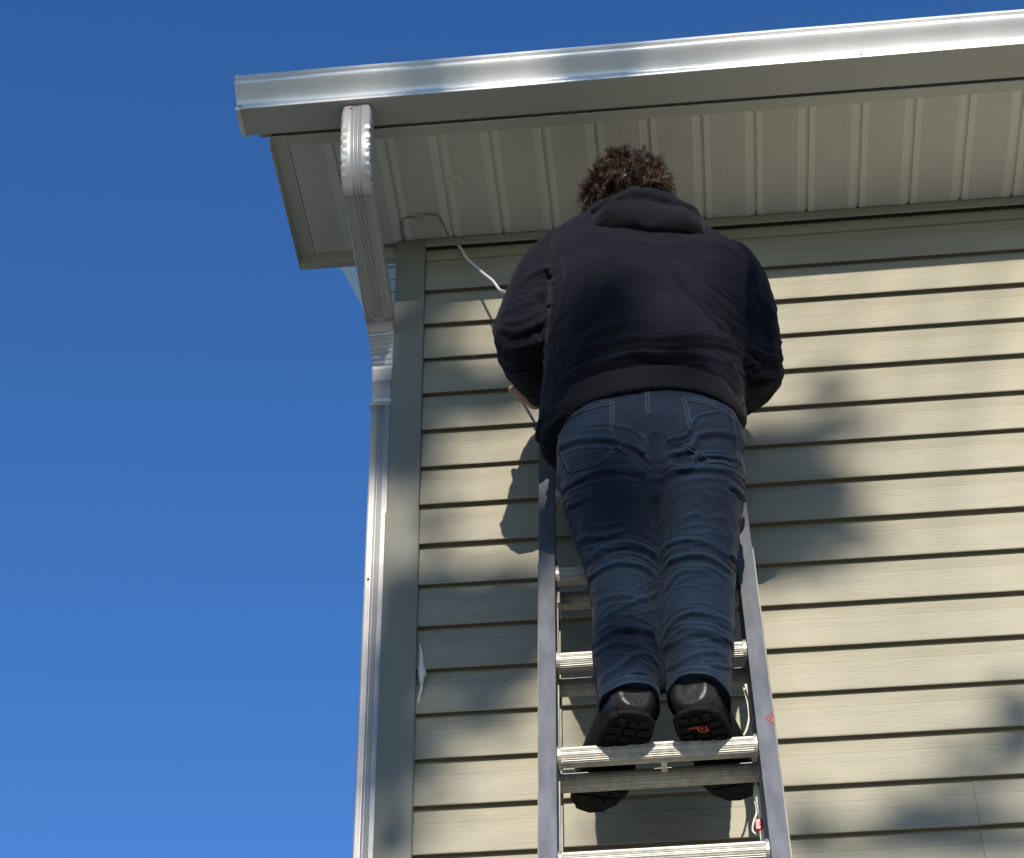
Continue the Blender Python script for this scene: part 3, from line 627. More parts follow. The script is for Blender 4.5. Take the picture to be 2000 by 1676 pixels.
HF = [ ([(0.3740, -0.6200, -0.6899), (0.4270, -0.6200, -0.6524), (0.5078, -0.6200, -0.6331), (0.5635, -0.6200, -0.6382), (0.6435, -0.6200, -0.6348), (0.7022, -0.6200, -0.6509), (0.7392, -0.6200, -0.6859)], 0.012, 0.0115),
      ([(0.3609, -0.6200, -0.7409), (0.4016, -0.6200, -0.7028), (0.4820, -0.6200, -0.6785), (0.5419, -0.6200, -0.6734), (0.6400, -0.6200, -0.6927), (0.6921, -0.6200, -0.7391)], 0.012, 0.0115),
      ([(0.3953, -0.6200, -0.6388), (0.4610, -0.6200, -0.5965), (0.5341, -0.6200, -0.5817)], 0.009, 0.0115),
      ([(0.3723, -0.6200, -0.5884), (0.4304, -0.6200, -0.5393), (0.4652, -0.6200, -0.4762), (0.4914, -0.6200, -0.4338)], 0.00525, 0.0184),
      ([(0.6034, -0.6200, -0.4164), (0.6474, -0.6200, -0.5047), (0.7063, -0.6200, -0.5923), (0.7479, -0.6200, -0.6762)], 0.0075, 0.0115),
      ([(0.6467, -0.6200, -0.4488), (0.6896, -0.6200, -0.5418), (0.7456, -0.6200, -0.6014)], 0.00525, 0.0115),
      ([(0.4514, -0.6200, -0.3958), (0.5146, -0.6200, -0.4697), (0.6030, -0.6200, -0.5005), (0.6752, -0.6200, -0.4516)], -0.0045, 0.02875),
      ([(0.7705, -0.6200, -0.4327), (0.7585, -0.6200, -0.5153), (0.7527, -0.6200, -0.6235), (0.7400, -0.6200, -0.7278), (0.7300, -0.6200, -0.8091)], -0.01125, 0.0092),
      ([(0.3403, -0.6200, -0.3388), (0.3676, -0.6200, -0.4331), (0.3573, -0.6200, -0.5324), (0.3392, -0.6200, -0.6284), (0.3230, -0.6200, -0.7583)], -0.01125, 0.0092),
      ([(0.2720, -0.6200, -0.4689), (0.2972, -0.6200, -0.4376), (0.3347, -0.6200, -0.4186), (0.3678, -0.6200, -0.4218)], 0.00675, 0.008625),
      ([(0.2408, -0.6200, -0.5380), (0.2839, -0.6200, -0.5145), (0.3377, -0.6200, -0.4863), (0.3666, -0.6200, -0.4779)], 0.0075, 0.0092),
      ([(0.2345, -0.6200, -0.5702), (0.2751, -0.6200, -0.5848), (0.3241, -0.6200, -0.5622), (0.3610, -0.6200, -0.5492)], 0.0075, 0.0092),
      ([(0.2464, -0.6200, -0.6360), (0.2828, -0.6200, -0.6286), (0.3314, -0.6200, -0.6116)], 0.00675, 0.008625),
      ([(0.2620, -0.6200, -0.7009), (0.2984, -0.6200, -0.6673), (0.3348, -0.6200, -0.6493)], 0.00675, 0.008625),
      ([(0.7681, -0.6200, -0.5162), (0.7887, -0.6200, -0.5620), (0.8089, -0.6200, -0.6072)], 0.009, 0.0069),
      ([(0.7575, -0.6200, -0.6025), (0.7839, -0.6200, -0.6210), (0.8123, -0.6200, -0.6609)], 0.012, 0.0069),
      ([(0.7506, -0.6200, -0.6659), (0.7775, -0.6200, -0.6999), (0.8098, -0.6200, -0.7133)], 0.012, 0.0069),
      ([(0.7419, -0.6200, -0.7539), (0.7738, -0.6200, -0.7464), (0.8044, -0.6200, -0.7543)], 0.012, 0.0069),
      ([(0.3240, -0.6200, -0.8146), (0.3688, -0.6200, -0.7416), (0.4092, -0.6200, -0.7140)], 0.009, 0.0115),
      ([(0.7195, -0.6200, -0.7930), (0.7077, -0.6200, -0.7405), (0.6800, -0.6200, -0.6858)], 0.009, 0.0115),
      ([(0.3916, -0.6200, -0.2973), (0.4621, -0.6200, -0.3277), (0.5277, -0.6200, -0.3574), (0.5970, -0.6200, -0.3815), (0.6597, -0.6200, -0.3705), (0.7213, -0.6200, -0.3767)], 0.0045, 0.023) ]
def dress(me, bvh, folds, seed, noise_amp, zfun=None, zscale=(1, 1, 1)):
    bm = bmesh.new(); bm.from_mesh(me); bmesh.ops.subdivide_edges(bm, edges=bm.edges, cuts=1, use_grid_fill=True, smooth=.0); bm.to_mesh(me); bm.free(); me.update()
    co = mesh_co(me).copy(); no = mesh_no(me).copy(); disp = np.zeros(len(co), 'f')
    rr_ = random.Random(seed)
    for pts, amp, w in folds:
        P0 = [Vector(p) for p in pts]; fold(co, no, disp, bvh, P0, amp, w)
        if amp < 0: continue
        for _ in range(3):          # finer creases that run beside each main fold
            dz = rr_.uniform(.012, .030)*rr_.choice([-1, 1]); tl = rr_.uniform(-.010, .010); a0 = rr_.choice([0, 1])
            Q0 = [p+Vector((0, 0, dz+tl*i)) for i, p in enumerate(P0)]
            Q0 = Q0[a0:] if len(Q0) > 3 else Q0
            fold(co, no, disp, bvh, Q0, amp*rr_.uniform(.22, .5), w*rr_.uniform(.38, .6))
    v1, v2, v3 = VN(seed), VN(seed+1), VN(seed+2); S = np.array(zscale, 'f')
    warp = np.stack([v2(co*9+5), v3(co*9+9), v2(co*9+31)], 1)*.55
    a = 1-np.abs(v1(co*S*22+warp*2)); b = 1-np.abs(v3(co*S*46+warp*3)); cc_ = v2(co*120)
    wgt = zfun(co) if zfun else 1.
    disp += noise_amp*wgt*((a**3-.35)*1.0+(b**3-.3)*.45)+.00025*cc_
    co += no*disp[:, None]
    me.vertices.foreach_set('co', co.ravel()); me.update()
    return me
def jw(co):
    z = co[:, 2]
    return .35+.95*np.exp(-((z+1.02)/.11)**2)+.9*np.exp(-((z+1.27)/.10)**2)+.35*np.exp(-((z+.80)/.05)**2)
dress(jm, jb, JF, 3, .0022, jw, (.8, .8, 1.3))
# open hems: drop the cap below the hem line
jeans = link('jeans', jm, M_denim, person, True)
jb = bvh_of(jm)
def strip_on(bvh, pts, w, lift, name, m, parent, dash=None, thick=.0012):
    L = drape(bvh, pts, lift, 14)
    mb = MB(); acc = 0.
    for i in range(len(L)-1):
        (p, n), (q2, n2) = L[i], L[i+1]
        if (q2-p).length > .04 or (q2-p).length < 1e-6: continue
        t = (q2-p).normalized(); s = t.cross(n).normalized()*w/2; s2 = t.cross(n2).normalized()*w/2
        if dash:
            k = acc/dash; acc += (q2-p).length
            if int(k*2) % 2: continue
        mb.add([p-s, p+s, q2+s2, q2-s2, p-s-n*thick*2, p+s-n*thick*2, q2+s2-n2*thick*2, q2-s2-n2*thick*2], [(0,1,2,3),(0,4,5,1),(2,6,7,3),(1,5,6,2),(3,7,4,0)])
    if mb.v: return mb.build(name, m, parent)
def stitches(bvh, pts, off, parent, name='stitching', n=None, w=.0016):
    L = drape(bvh, pts, .0027, 10); mb = MB()
    d = 0; P = [q_[0] for q_ in L]; Nn = [q_[1] for q_ in L]
    lens = [0.]
    for i in range(1, len(P)): lens.append(lens[-1]+(P[i]-P[i-1]).length)
    if len(P) < 2: return mb
    def at(s):
        for i in range(1, len(P)):
            if lens[i] >= s:
                t = (s-lens[i-1])/max(1e-9, lens[i]-lens[i-1]); return P[i-1].lerp(P[i], t), Nn[i]
        return P[-1], Nn[-1]
    s = 0.
    while s+.0042 < lens[-1]:
        a, na = at(s); b, nb = at(s+.0042)
        if (b-a).length < .008 and (b-a).length > 1e-5:
            t = (b-a).normalized(); sd_ = t.cross(na).normalized(); a = a+sd_*off; b = b+sd_*off; h = sd_*w/2
            mb.add([a-h, a+h, b+h, b-h, a-h-na*.002, a+h-na*.002, b+h-nb*.002, b-h-nb*.002], [(0,1,2,3),(0,4,5,1),(2,6,7,3),(1,5,6,2),(3,7,4,0)])
        s += .0062
    return mb
M_denimp = denim_mat('denim_pocket', (.0034, .0078, .0200), (.0090, .0200, .0400))
SEAMS = [ ('belt_loop', [(0.5366, -0.6200, -0.7745), (0.5357, -0.6200, -0.7932), (0.5357, -0.6200, -0.8145), (0.5357, -0.6200, -0.8357)], 0.01, (-0.0035, 0.0035)),
      ('waist_seam', [(0.3580, -0.6200, -0.8442), (0.3851, -0.6200, -0.8228), (0.4183, -0.6200, -0.8070), (0.4680, -0.6200, -0.7953)], 0.004, (-0.0035, 0.004)),
      ('waist_seam', [(0.6080, -0.6200, -0.7995), (0.6430, -0.6200, -0.8105), (0.6771, -0.6200, -0.8320), (0.7079, -0.6200, -0.8688)], 0.004, (-0.0035, 0.004)),
      ('pocket_edge', [(0.4660, -0.6200, -0.7938), (0.4652, -0.6200, -0.8137), (0.4632, -0.6200, -0.8400), (0.4599, -0.6200, -0.8765)], 0.01, (-0.0035, 0.0035)),
      ('pocket_edge', [(0.6090, -0.6200, -0.7996), (0.6125, -0.6200, -0.8264), (0.6144, -0.6200, -0.8464), (0.6173, -0.6200, -0.8820)], 0.01, (-0.0035, 0.0035)),
      ('pocket_hem', [(0.4882, -0.6200, -0.9023), (0.4654, -0.6200, -0.9184), (0.4426, -0.6200, -0.9371), (0.4241, -0.6200, -0.9484), (0.3988, -0.6200, -0.9552), (0.3785, -0.6200, -0.9650)], 0.01, (-0.0035, 0.0035)),
      ('pocket_hem', [(0.5944, -0.6200, -0.9137), (0.6157, -0.6200, -0.9258), (0.6327, -0.6200, -0.9426), (0.6456, -0.6200, -0.9590), (0.6732, -0.6200, -0.9638), (0.6999, -0.6200, -0.9787)], 0.01, (-0.0035, 0.0035)),
      ('pocket_side', [(0.3575, -0.6200, -0.8652), (0.3589, -0.6200, -0.8966), (0.3643, -0.6200, -0.9255), (0.3775, -0.6200, -0.9649)], 0.007, (0.002,)),
      ('pocket_side', [(0.7012, -0.6200, -0.8499), (0.7046, -0.6200, -0.8868), (0.7058, -0.6200, -0.9256), (0.7019, -0.6200, -0.9788)], 0.007, (0.002,)) ]
for name, pts, w, offs in SEAMS:
    o = strip_on(jb, [Vector(p) for p in pts], w, .0013, name, M_denimp, jeans)
    st = MB()
    for of in offs:
        m_ = stitches(jb, [Vector(p) for p in pts], of, None); st.add(m_.v, m_.f)
        st.v = [tuple(v) for v in st.v]
    if st.v and o is not None:
        s_ = st.build('stitching', M_thread, jeans, kind='stuff')
        co_ = mesh_co(s_.data)
# ---- rolled leg hems
def leg_hem(l1, r1, l2, r2, d1, d2, seed):
    vn = VN(seed); c1, a1 = (Vector(l1)+Vector(r1))/2, (Vector(r1)-Vector(l1))/2; c2, a2 = (Vector(l2)+Vector(r2))/2, (Vector(r2)-Vector(l2))/2
    N = 96; hs_ = [(-.05, .99), (.0, 1.012), (.2, 1.018), (.6, 1.018), (1.05, 1.022), (1.14, 1.012), (1.10, .985), (.3, .96)]; vs = []
    def pt(w, h, e):
        c = c1.lerp(c2, h); a = a1.lerp(a2, h); d = d1+(d2-d1)*h; cu, su = math.cos(w), math.sin(w)
        x = math.copysign(abs(cu)**(2/2.2), cu); y = math.copysign(abs(su)**(2/2.2), su)
        wob = 1+.020*math.sin(w*3+seed)+.012*math.sin(w*7+seed*2)
        return c+a*x*e*wob+Vector((0, d*y*e*wob, .004*math.sin(w*2+seed)))
    for h, e in hs_: vs += [pt(2*math.pi*k/N, h, e) for k in range(N)]
    fs = [(i*N+k, i*N+(k+1) % N, (i+1)*N+(k+1) % N, (i+1)*N+k) for i in range(len(hs_)-1) for k in range(N)]
    o = link('leg_hem', mesh('leg_hem', vs, fs), M_denim, jeans, True)
    bm = bmesh.new(); bm.from_mesh(o.data); bmesh.ops.recalc_face_normals(bm, faces=bm.faces); bm.to_mesh(o.data); bm.free()
    st = MB()
    for k in range(0, 2*N):
        for h, e in ((.10, 1.021), (1.0, 1.026)):
            a = pt(math.pi*(k+.1)/N, h, e); b_ = pt(math.pi*(k+.75)/N, h, e); up = Vector((0, 0, .0009))
            st.add([a-up, b_-up, b_+up, a+up], [(0, 1, 2, 3)])
    st.build('stitching', M_thread, jeans, kind='stuff')
leg_hem((0.4049, -0.3850, -1.3501), (0.5225, -0.3850, -1.3441), (0.4062, -0.3850, -1.3686), (0.5217, -0.3850, -1.3602), .088, .091, 3)
leg_hem((0.5379, -0.3850, -1.3313), (0.6609, -0.3850, -1.3453), (0.5391, -0.3850, -1.3475), (0.6586, -0.3850, -1.3647), .088, .091, 5)
# ---- boots
def boot(heel, toe, label_red=False):
    b = empty('boot', heel, person); b.matrix_parent_inverse = Matrix.Translation(-person.location); bpy.context.view_layer.update()
    h, t = Vector(heel), Vector(toe); ax = (t-h); L = ax.length; ax.normalize(); sd_ = Vector((ax.y, -ax.x, 0)).normalized(); up = sd_.cross(ax)
    if up.z < 0: up = -up
    def W(s):
        pts = [(0, .0), (.03, .030), (.09, .045), (.2, .049), (.42, .043), (.62, .052), (.76, .056), (.88, .047), (.96, .030), (1, .0)]
        for (a, wa), (c_, wc) in zip(pts, pts[1:]):
            if a <= s <= c_: f = (s-a)/(c_-a); f = math.sin(f*math.pi/2) if wa == 0 else (1-math.cos(f*math.pi/2) if wc == 0 else f*f*(3-2*f)); return wa+(wc-wa)*f
        return 0
    S = [.5-.5*math.cos(math.pi*i/56) for i in range(57)]
    out = [(s*L, W(s)) for s in S]+[(s*L, -W(s)) for s in S[::-1][1:-1]]
    def pt(x, y, z): return h+ax*x+sd_*y+up*z
    mb = MB(); n = len(out)
    layers = [(0.005, 1.0), (.007, 1.03), (.015, 1.03), (.017, .985), (.024, .99)]
    vs = []
    for z, e in layers: vs += [pt(L/2+(x-L/2)*(1+(e-1)*.5), y*e, z) for x, y in out]
    fs = [(i*n+j, i*n+(j+1) % n, (i+1)*n+(j+1) % n, (i+1)*n+j) for i in range(len(layers)-1) for j in range(n)]+[tuple(range(n))[::-1], tuple(range((len(layers)-1)*n, len(layers)*n))]
    mb.add(vs, fs); smooth_angle(mb.build('sole', M_sole, b), 40)
    tr = MB()
    for i in range(12):
        s = .05+.92*i/12
        if .33 < s < .43 or s > .88: continue
        for k in (-1, 0, 1):
            w = min(W(s), W(s+.05))*.60
            x0, x1 = s*L, (s+.055)*L; y0 = k*w-w*.36; y1 = k*w+w*.36
            vs = [pt(x, y, z) for z in (0, .007) for y in (y0, y1) for x in (x0, x1)]
            tr.add(vs, [(0,2,3,1),(4,5,7,6),(0,1,5,4),(2,6,7,3),(0,4,6,2),(1,3,7,5)])
    tr.build('tread', M_sole, b, kind='stuff')
    up_ = MB()
    def rg(s, zc, hw, hz): return (pt(s*L, 0, zc), sd_*hw, up*hz, 2.3)
    up_.loft([rg(-.02, .054, .032, .036), rg(.03, .058, .045, .048), rg(.16, .064, .046, .046), rg(.34, .066, .043, .052), rg(.55, .058, .047, .042), rg(.75, .050, .050, .032), rg(.88, .045, .042, .026), rg(.965, .040, .024, .016)], 28)
    an = pt(.20*L, 0, 0)
    up_.loft([(pt(.18*L, 0, .055), sd_*.044, ax*.064, 2.2), (pt(.20*L, 0, .09), sd_*.043, ax*.058, 2.2), (pt(.215*L, 0, .105), sd_*.042, ax*.052, 2.2)], 28)
    me = remesh(up_, .004, 5, .5); o = link('boot_upper', me, M_boot, b, True)
    for z, e in ((.075, 1.0), (.105, 1.0)):      # heel counter seams
        arc = [pt(.19*L-math.cos(a)*.0655, math.sin(a)*.0465, z) for a in np.linspace(-1.3, 1.3, 18)]
        MB().tube(arc, .0018, 6).build('heel_seam', M_boot, b, True)
    if label_red:
        q0 = h+ax*.052-sd_*.0
        lb = MB()
        for (x, y, wx, wy) in ((.044, -.010, .004, .022), (.052, -.004, .012, .004), (.060, .006, .004, .018), (.052, .012, .012, .004), (.050, .004, .006, .006)):
            vs = [pt(x+i*wx, y+j*wy, z) for z in (-.0012, .001) for j in (-.5, .5) for i in (-.5, .5)]
            lb.add(vs, [(0,2,3,1),(4,5,7,6),(0,1,5,4),(2,6,7,3),(0,4,6,2),(1,3,7,5)])
        lb.build('sole_label', mat('red_rubber', (.42, .03, .025), .5), b)
    return b
ZB = -1.4245
boot((.478, -.452, ZB-.001), (.368, -.152, ZB-.036)); b2 = boot((.582, -.452, ZB-.001), (.668, -.158, ZB-.030), True)

# ---- hoodie
EL, ER = (0.2647, -0.4550, -0.4406), (0.7698, -0.4550, -0.5626)
def hoodie():
    mb = MB()
    mb.loft([ring_lr((0.3044, -0.4300, -0.7539), (0.7269, -0.4300, -0.7428), .122, 2.5), ring_lr((0.3030, -0.4300, -0.7056), (0.7322, -0.4300, -0.7005), .130, 2.5), ring_lr((0.3085, -0.4320, -0.6448), (0.7405, -0.4320, -0.6471), .136, 2.5), ring_lr((0.3213, -0.4350, -0.5485), (0.7532, -0.4350, -0.5654), .140, 2.5),
             ring_lr((0.3279, -0.4370, -0.4334), (0.7657, -0.4370, -0.4589), .140, 2.5), ring_lr((0.3275, -0.4350, -0.3257), (0.7749, -0.4350, -0.3681), .138, 2.5), ring_lr((0.3218, -0.4280, -0.2253), (0.7800, -0.4280, -0.3009), .130, 2.4),
             ring_lr((0.3339, -0.4180, -0.1502), (0.7704, -0.4180, -0.2471), .112, 2.3), ring_lr((0.3726, -0.4080, -0.1023), (0.7313, -0.4080, -0.1863), .092, 2.2), ring_lr((0.4258, -0.4000, -0.0639), (0.6795, -0.4000, -0.1301), .078, 2.1), ring_lr((0.4558, -0.3950, -0.0372), (0.6531, -0.3950, -0.0852), .066, 2.)], 48)
    mb.limb([(0.3657, -0.4150, -0.1729), (0.3190, -0.4250, -0.2380), (0.2846, -0.4400, -0.3415), EL, (0.2707, -0.4000, -0.4552), (0.2848, -0.3300, -0.4526), (0.2997, -0.2620, -0.4410)], [.058, .056, .054, .054, .056, .050, .040])
    mb.ball((0.2340, -0.4500, -0.4437), .026, .04, .034)
    mb.limb([(0.7381, -0.4150, -0.2536), (0.7600, -0.4250, -0.3270), (0.7722, -0.4400, -0.4325), ER, (0.7705, -0.4050, -0.5628), (0.7582, -0.3400, -0.5442), (0.7305, -0.2650, -0.5139)], [.058, .056, .055, .055, .055, .050, .040])
    return mb
hm = remesh(hoodie(), .0068, 6, .5)
for v in hm.vertices:                       # the hem rides up in the middle of the back
    if v.co.z < -.60 and .30 < v.co.x < .76:
        k = min(1., (-.60-v.co.z)/.10); v.co.z += .040*k*max(0., 1-((v.co.x-.535)/.205)**2)*(1 if v.co.y < -.43 else .5)
hm.update()
hb = bvh_of(hm)
def hw_(co):
    return .45+.9*np.exp(-((co[:, 2]+.52)/.12)**2)*(np.abs(co[:, 0]-.53) > .16)+.3*np.exp(-((co[:, 2]+.60)/.06)**2)
dress(hm, hb, HF, 11, .0036, hw_, (1, 1, 1.1))
hood_o = link('hoodie', hm, M_hood, person, True)
hb = bvh_of(hm)
# ribbed waistband
wbp = [(0.3304, -0.6200, -0.8968), (0.3452, -0.6200, -0.8694), (0.3643, -0.6200, -0.8342), (0.3927, -0.6200, -0.8048), (0.4293, -0.6200, -0.7839), (0.4813, -0.6200, -0.7697), (0.5432, -0.6200, -0.7643), (0.6045, -0.6200, -0.7697), (0.6595, -0.6200, -0.7906), (0.6932, -0.6200, -0.8202), (0.7110, -0.6200, -0.8547), (0.7178, -0.6200, -0.8853)]
L_ = drape(hb, [Vector(p) for p in wbp], .0, 16)
band = MB(); W_ = .050; rows = 7; Pn = []
for i, (p, n) in enumerate(L_):
    for j in range(rows+1):
        q_ = p+Vector((0, 0, 1))*(W_*j/rows-.004); d_ = Vector((0, 1, .0)) ; hh = hb.find_nearest(q_)
        base = hh[0]; nn = hh[1]; rib = .0009*math.sin(i*2.1)
        Pn.append(base+nn*(.0030+rib+.0022*math.sin(math.pi*min(1, j/rows))))
k_ = rows+1
fs = [(i*k_+j, (i+1)*k_+j, (i+1)*k_+j+1, i*k_+j+1) for i in range(len(L_)-1) for j in range(rows)]
wb = link('waistband', mesh('waistband', Pn, fs), M_rib, hood_o, True); s_ = wb.modifiers.new('t', 'SOLIDIFY'); s_.thickness = .004; s_.offset = 0
# armhole and shoulder seams
for pts in [[(0.3473, -0.6200, -0.3154), (0.3657, -0.6200, -0.3809), (0.3703, -0.6200, -0.4703), (0.3593, -0.6200, -0.5846), (0.3429, -0.6200, -0.6672), (0.3287, -0.6200, -0.7617)], [(0.7738, -0.6200, -0.4328), (0.7606, -0.6200, -0.5076), (0.7531, -0.6200, -0.5928), (0.7498, -0.6200, -0.6764), (0.7385, -0.6200, -0.7573), (0.7295, -0.6200, -0.8233)]]:
    strip_on(hb, [Vector(p) for p in pts], .0016, .0006, 'sleeve_seam', M_hood, hood_o)
# cuffs
for a, b_ in (((0.2974, -0.2620, -0.4393), (0.2998, -0.2350, -0.4363)), ((0.7328, -0.2650, -0.5141), (0.7216, -0.2350, -0.5058))):
    MB().tube(smooth_path([a, b_], [.034, .036], 5)[0], [.037, .039, .039, .039, .038, .034], 20).build('cuff', M_rib, hood_o, True)
# hood lying on the back: a thick draped crescent with folds
def hood():
    hc = Vector((.551, -.398, -.145))
    NU, NV = 170, 120; vs = []
    vn = VN(21)
    # cross-section of the slumped hood, from the rolled rim over the bag and back under: (outward, up)
    sec = [(.000, -.020), (.002, .010), (.006, .030), (.016, .040), (.028, .036), (.034, .024), (.031, .014), (.040, .010), (.054, .008), (.062, -.004), (.058, -.017), (.064, -.023), (.074, -.030), (.078, -.044), (.070, -.056), (.050, -.058), (.026, -.050), (.006, -.038)]
    P, _ = smooth_path([(a, b, 0) for a, b in sec]+[(0., -.020, 0)], None, 8); P = P[:-1]; NV = len(P)
    for i in range(NU+1):
        a = -1.85+3.7*i/NU                       # angle round the back of the neck, 0 = straight back
        sag = max(0., math.cos(a/1.85*math.pi/2))**.75
        right = .5+.5*math.sin(a*.9)
        lean = .006*math.sin(a*2.1+.4)
        for j in range(NV):
            o_, u_ = P[j].x, P[j].y
            so = (.34+1.36*sag*(1 if u_ > 0 else 1.06))*(.90+.22*right); su = (.62+.38*sag)*(1.1 if u_ > 0 else 1.0+1.45*sag)*(.84+.16*right)
            crease = .0035*math.sin(a*6.0+j*.10)*sag*(1 if 20 < j < 120 else 0)
            rr = .062+o_*so+crease; z = u_*su+lean*sag
            x = math.copysign(abs(math.sin(a))**.80, math.sin(a))*(.062+(rr-.062)*.50)*1.30; y = -math.copysign(abs(math.cos(a))**.80, math.cos(a))*(.050+(rr-.062)*1.0)
            vs.append((hc.x+x, hc.y+y, hc.z+z+.010*sag-.20*x))
    fs = [(i*NV+j, i*NV+(j+1) % NV, (i+1)*NV+(j+1) % NV, (i+1)*NV+j) for i in range(NU) for j in range(NV)]
    fs += [tuple(range(NV))[::-1], tuple(range(NU*NV, (NU+1)*NV))]
    me = mesh('hood', vs, fs); co = mesh_co(me).copy(); no = mesh_no(me)
    bm = bmesh.new(); bm.from_mesh(me); bmesh.ops.recalc_face_normals(bm, faces=bm.faces); bm.to_mesh(me); bm.free(); no = mesh_no(me)
    Wp = np.stack([vn(co*14+3), vn(co*14+17), vn(co*14+29)], 1)*.7; st_ = np.array([11, 11, 34], 'f')
    co += no*(vn(co*30)*.0022+(.5-np.abs(vn(co*st_+Wp)))*.0085+(.5-np.abs(vn(co*st_*2.1+Wp)))*.0035)[:, None]; me.vertices.foreach_set('co', co.ravel()); me.update()
    o = link('hood', me, M_rib, hood_o, True)
    return o
hood()

# ---- body: head, neck, arms, hands, one continuous surface inside the clothes
HC = Vector((0.5166, -0.3520, 0.0344))
def body():
    mb = MB()
    tilt = Matrix.Translation(HC) @ Matrix.Rotation(math.radians(-28), 4, 'X') @ Matrix.Rotation(math.radians(8), 4, 'Y')
    def hp(x, y, z): return tilt @ Vector((x, y, z))
    mb.ball(HC, .070, .086, .094, 22, 16); mb.ball(hp(0, .030, -.045), .050, .058, .058, 18, 12)
    mb.limb([hp(0, .088, .012), hp(0, .104, -.018), hp(0, .098, -.026)], [.008, .012, .011], 10, 3)       # nose
    for s in (-1, 1):
        mb.ball(hp(s*.028, .080, .020), .017, .010, .009); mb.ball(hp(s*.078, -.004, -.012), .008, .018, .030)  # brow, ear
        mb.ball(hp(s*.030, .070, -.030), .020, .018, .018)
    mb.ball(hp(0, .090, -.052), .020, .008, .006); mb.ball(hp(0, .087, -.062), .017, .009, .006); mb.ball(hp(0, .076, -.090), .020, .018, .014)
    mb.limb([hp(0, .01, -.05), (0.5371, -0.3700, -0.0373), (0.5514, -0.4000, -0.1415)], [.050, .050, .056])
    mb.loft([ring_lr((0.3458, -0.4300, -0.6181), (0.7197, -0.4300, -0.6366), .095, 2.3), ring_lr((0.3724, -0.4350, -0.4357), (0.7264, -0.4350, -0.4535), .098, 2.3), ring_lr((0.3648, -0.4300, -0.2627), (0.7475, -0.4300, -0.3151), .095, 2.3), ring_lr((0.4240, -0.4150, -0.1594), (0.6916, -0.4150, -0.2176), .07, 2.2)], 30)
    mb.loft([ring_lr((0.3458, -0.4300, -0.6181), (0.7197, -0.4300, -0.6366), .085, 2.3), ring_lr((0.3649, -0.4300, -0.7315), (0.7045, -0.4300, -0.7600), .09, 2.3), ring_lr((0.3844, -0.4300, -0.8012), (0.6893, -0.4300, -0.8263), .07, 2.3)], 30)
    for sx, pts in ((0, [(0.4482, -0.4250, -0.7890), (0.4642, -0.4000, -1.0206), (0.4646, -0.3880, -1.2696), (0.4743, -0.3900, -1.3705)]), (0, [(0.6233, -0.4250, -0.8035), (0.6149, -0.4000, -1.0320), (0.6013, -0.3880, -1.2791), (0.5975, -0.3950, -1.3760)])):
        mb.limb(pts, [.066, .046, .030, .028])
    # arms and hands
    def hand(el, wr, wrist_r, knuck, fdir, thumb_side, curl):
        el, wr, kn = Vector(el), Vector(wr), Vector(knuck)
        ax = (kn-wr).normalized(); sd_ = Vector(thumb_side); sd_ = (sd_-ax*sd_.dot(ax)).normalized(); pal = ax.cross(sd_).normalized()*curl
        mb.limb([el, (el+wr)/2, wr], [.026, .027, wrist_r])
        mb.limb([wr, wr+ax*.03, kn-ax*.010], [.022, .024, .023]); mb.limb([wr+ax*.03+sd_*.016, kn-ax*.008+sd_*.022], [.017, .014]); mb.limb([wr+ax*.03-sd_*.016, kn-ax*.012-sd_*.024], [.016, .013])
        lens = [.068, .076, .070, .056]
        for i, l in enumerate(lens):
            b0 = kn-ax*.006+sd_*(.027-.018*i); d = ax.copy(); pts = [b0]; p = b0
            for s_i, (fr, an) in enumerate(((.42, 28), (.32, 50), (.26, 35))):
                ang = math.radians(an); d = (d*math.cos(ang)+pal*math.sin(ang)).normalized(); p = p+d*l*fr; pts.append(p)
            mb.limb(pts, [.0092, .0086, .0080, .0066], 10, 4)
        tb = wr+ax*.022+sd_*.024; d = (ax*.65+sd_*.65+pal*.35).normalized(); p1 = tb+d*.032; d2 = (ax*.8+pal*.6+sd_*.1).normalized()
        mb.limb([tb, p1, p1+d2*.026, p1+d2*.026+(d2+pal*.6).normalized()*.020], [.0125, .0110, .0100, .0080], 10, 4)
    mb.limb([(0.3772, -0.4200, -0.1915), (0.3070, -0.4300, -0.3037), EL], [.036, .032, .026]); mb.limb([(0.7334, -0.4200, -0.2734), (0.7648, -0.4350, -0.4124), ER], [.036, .032, .026])
    hand(EL, (0.2976, -0.2500, -0.4337), .026, (0.2764, -0.2050, -0.4333), None, (-1, 0, .1), 1)
    hand(ER, (0.7282, -0.2550, -0.5127), .026, (0.6921, -0.1900, -0.4778), None, (1, 0, .3), -1)
    return mb
bme = remesh(body(), .0042, 4, .5)
bod = link('body', bme, M_skin, person, True)
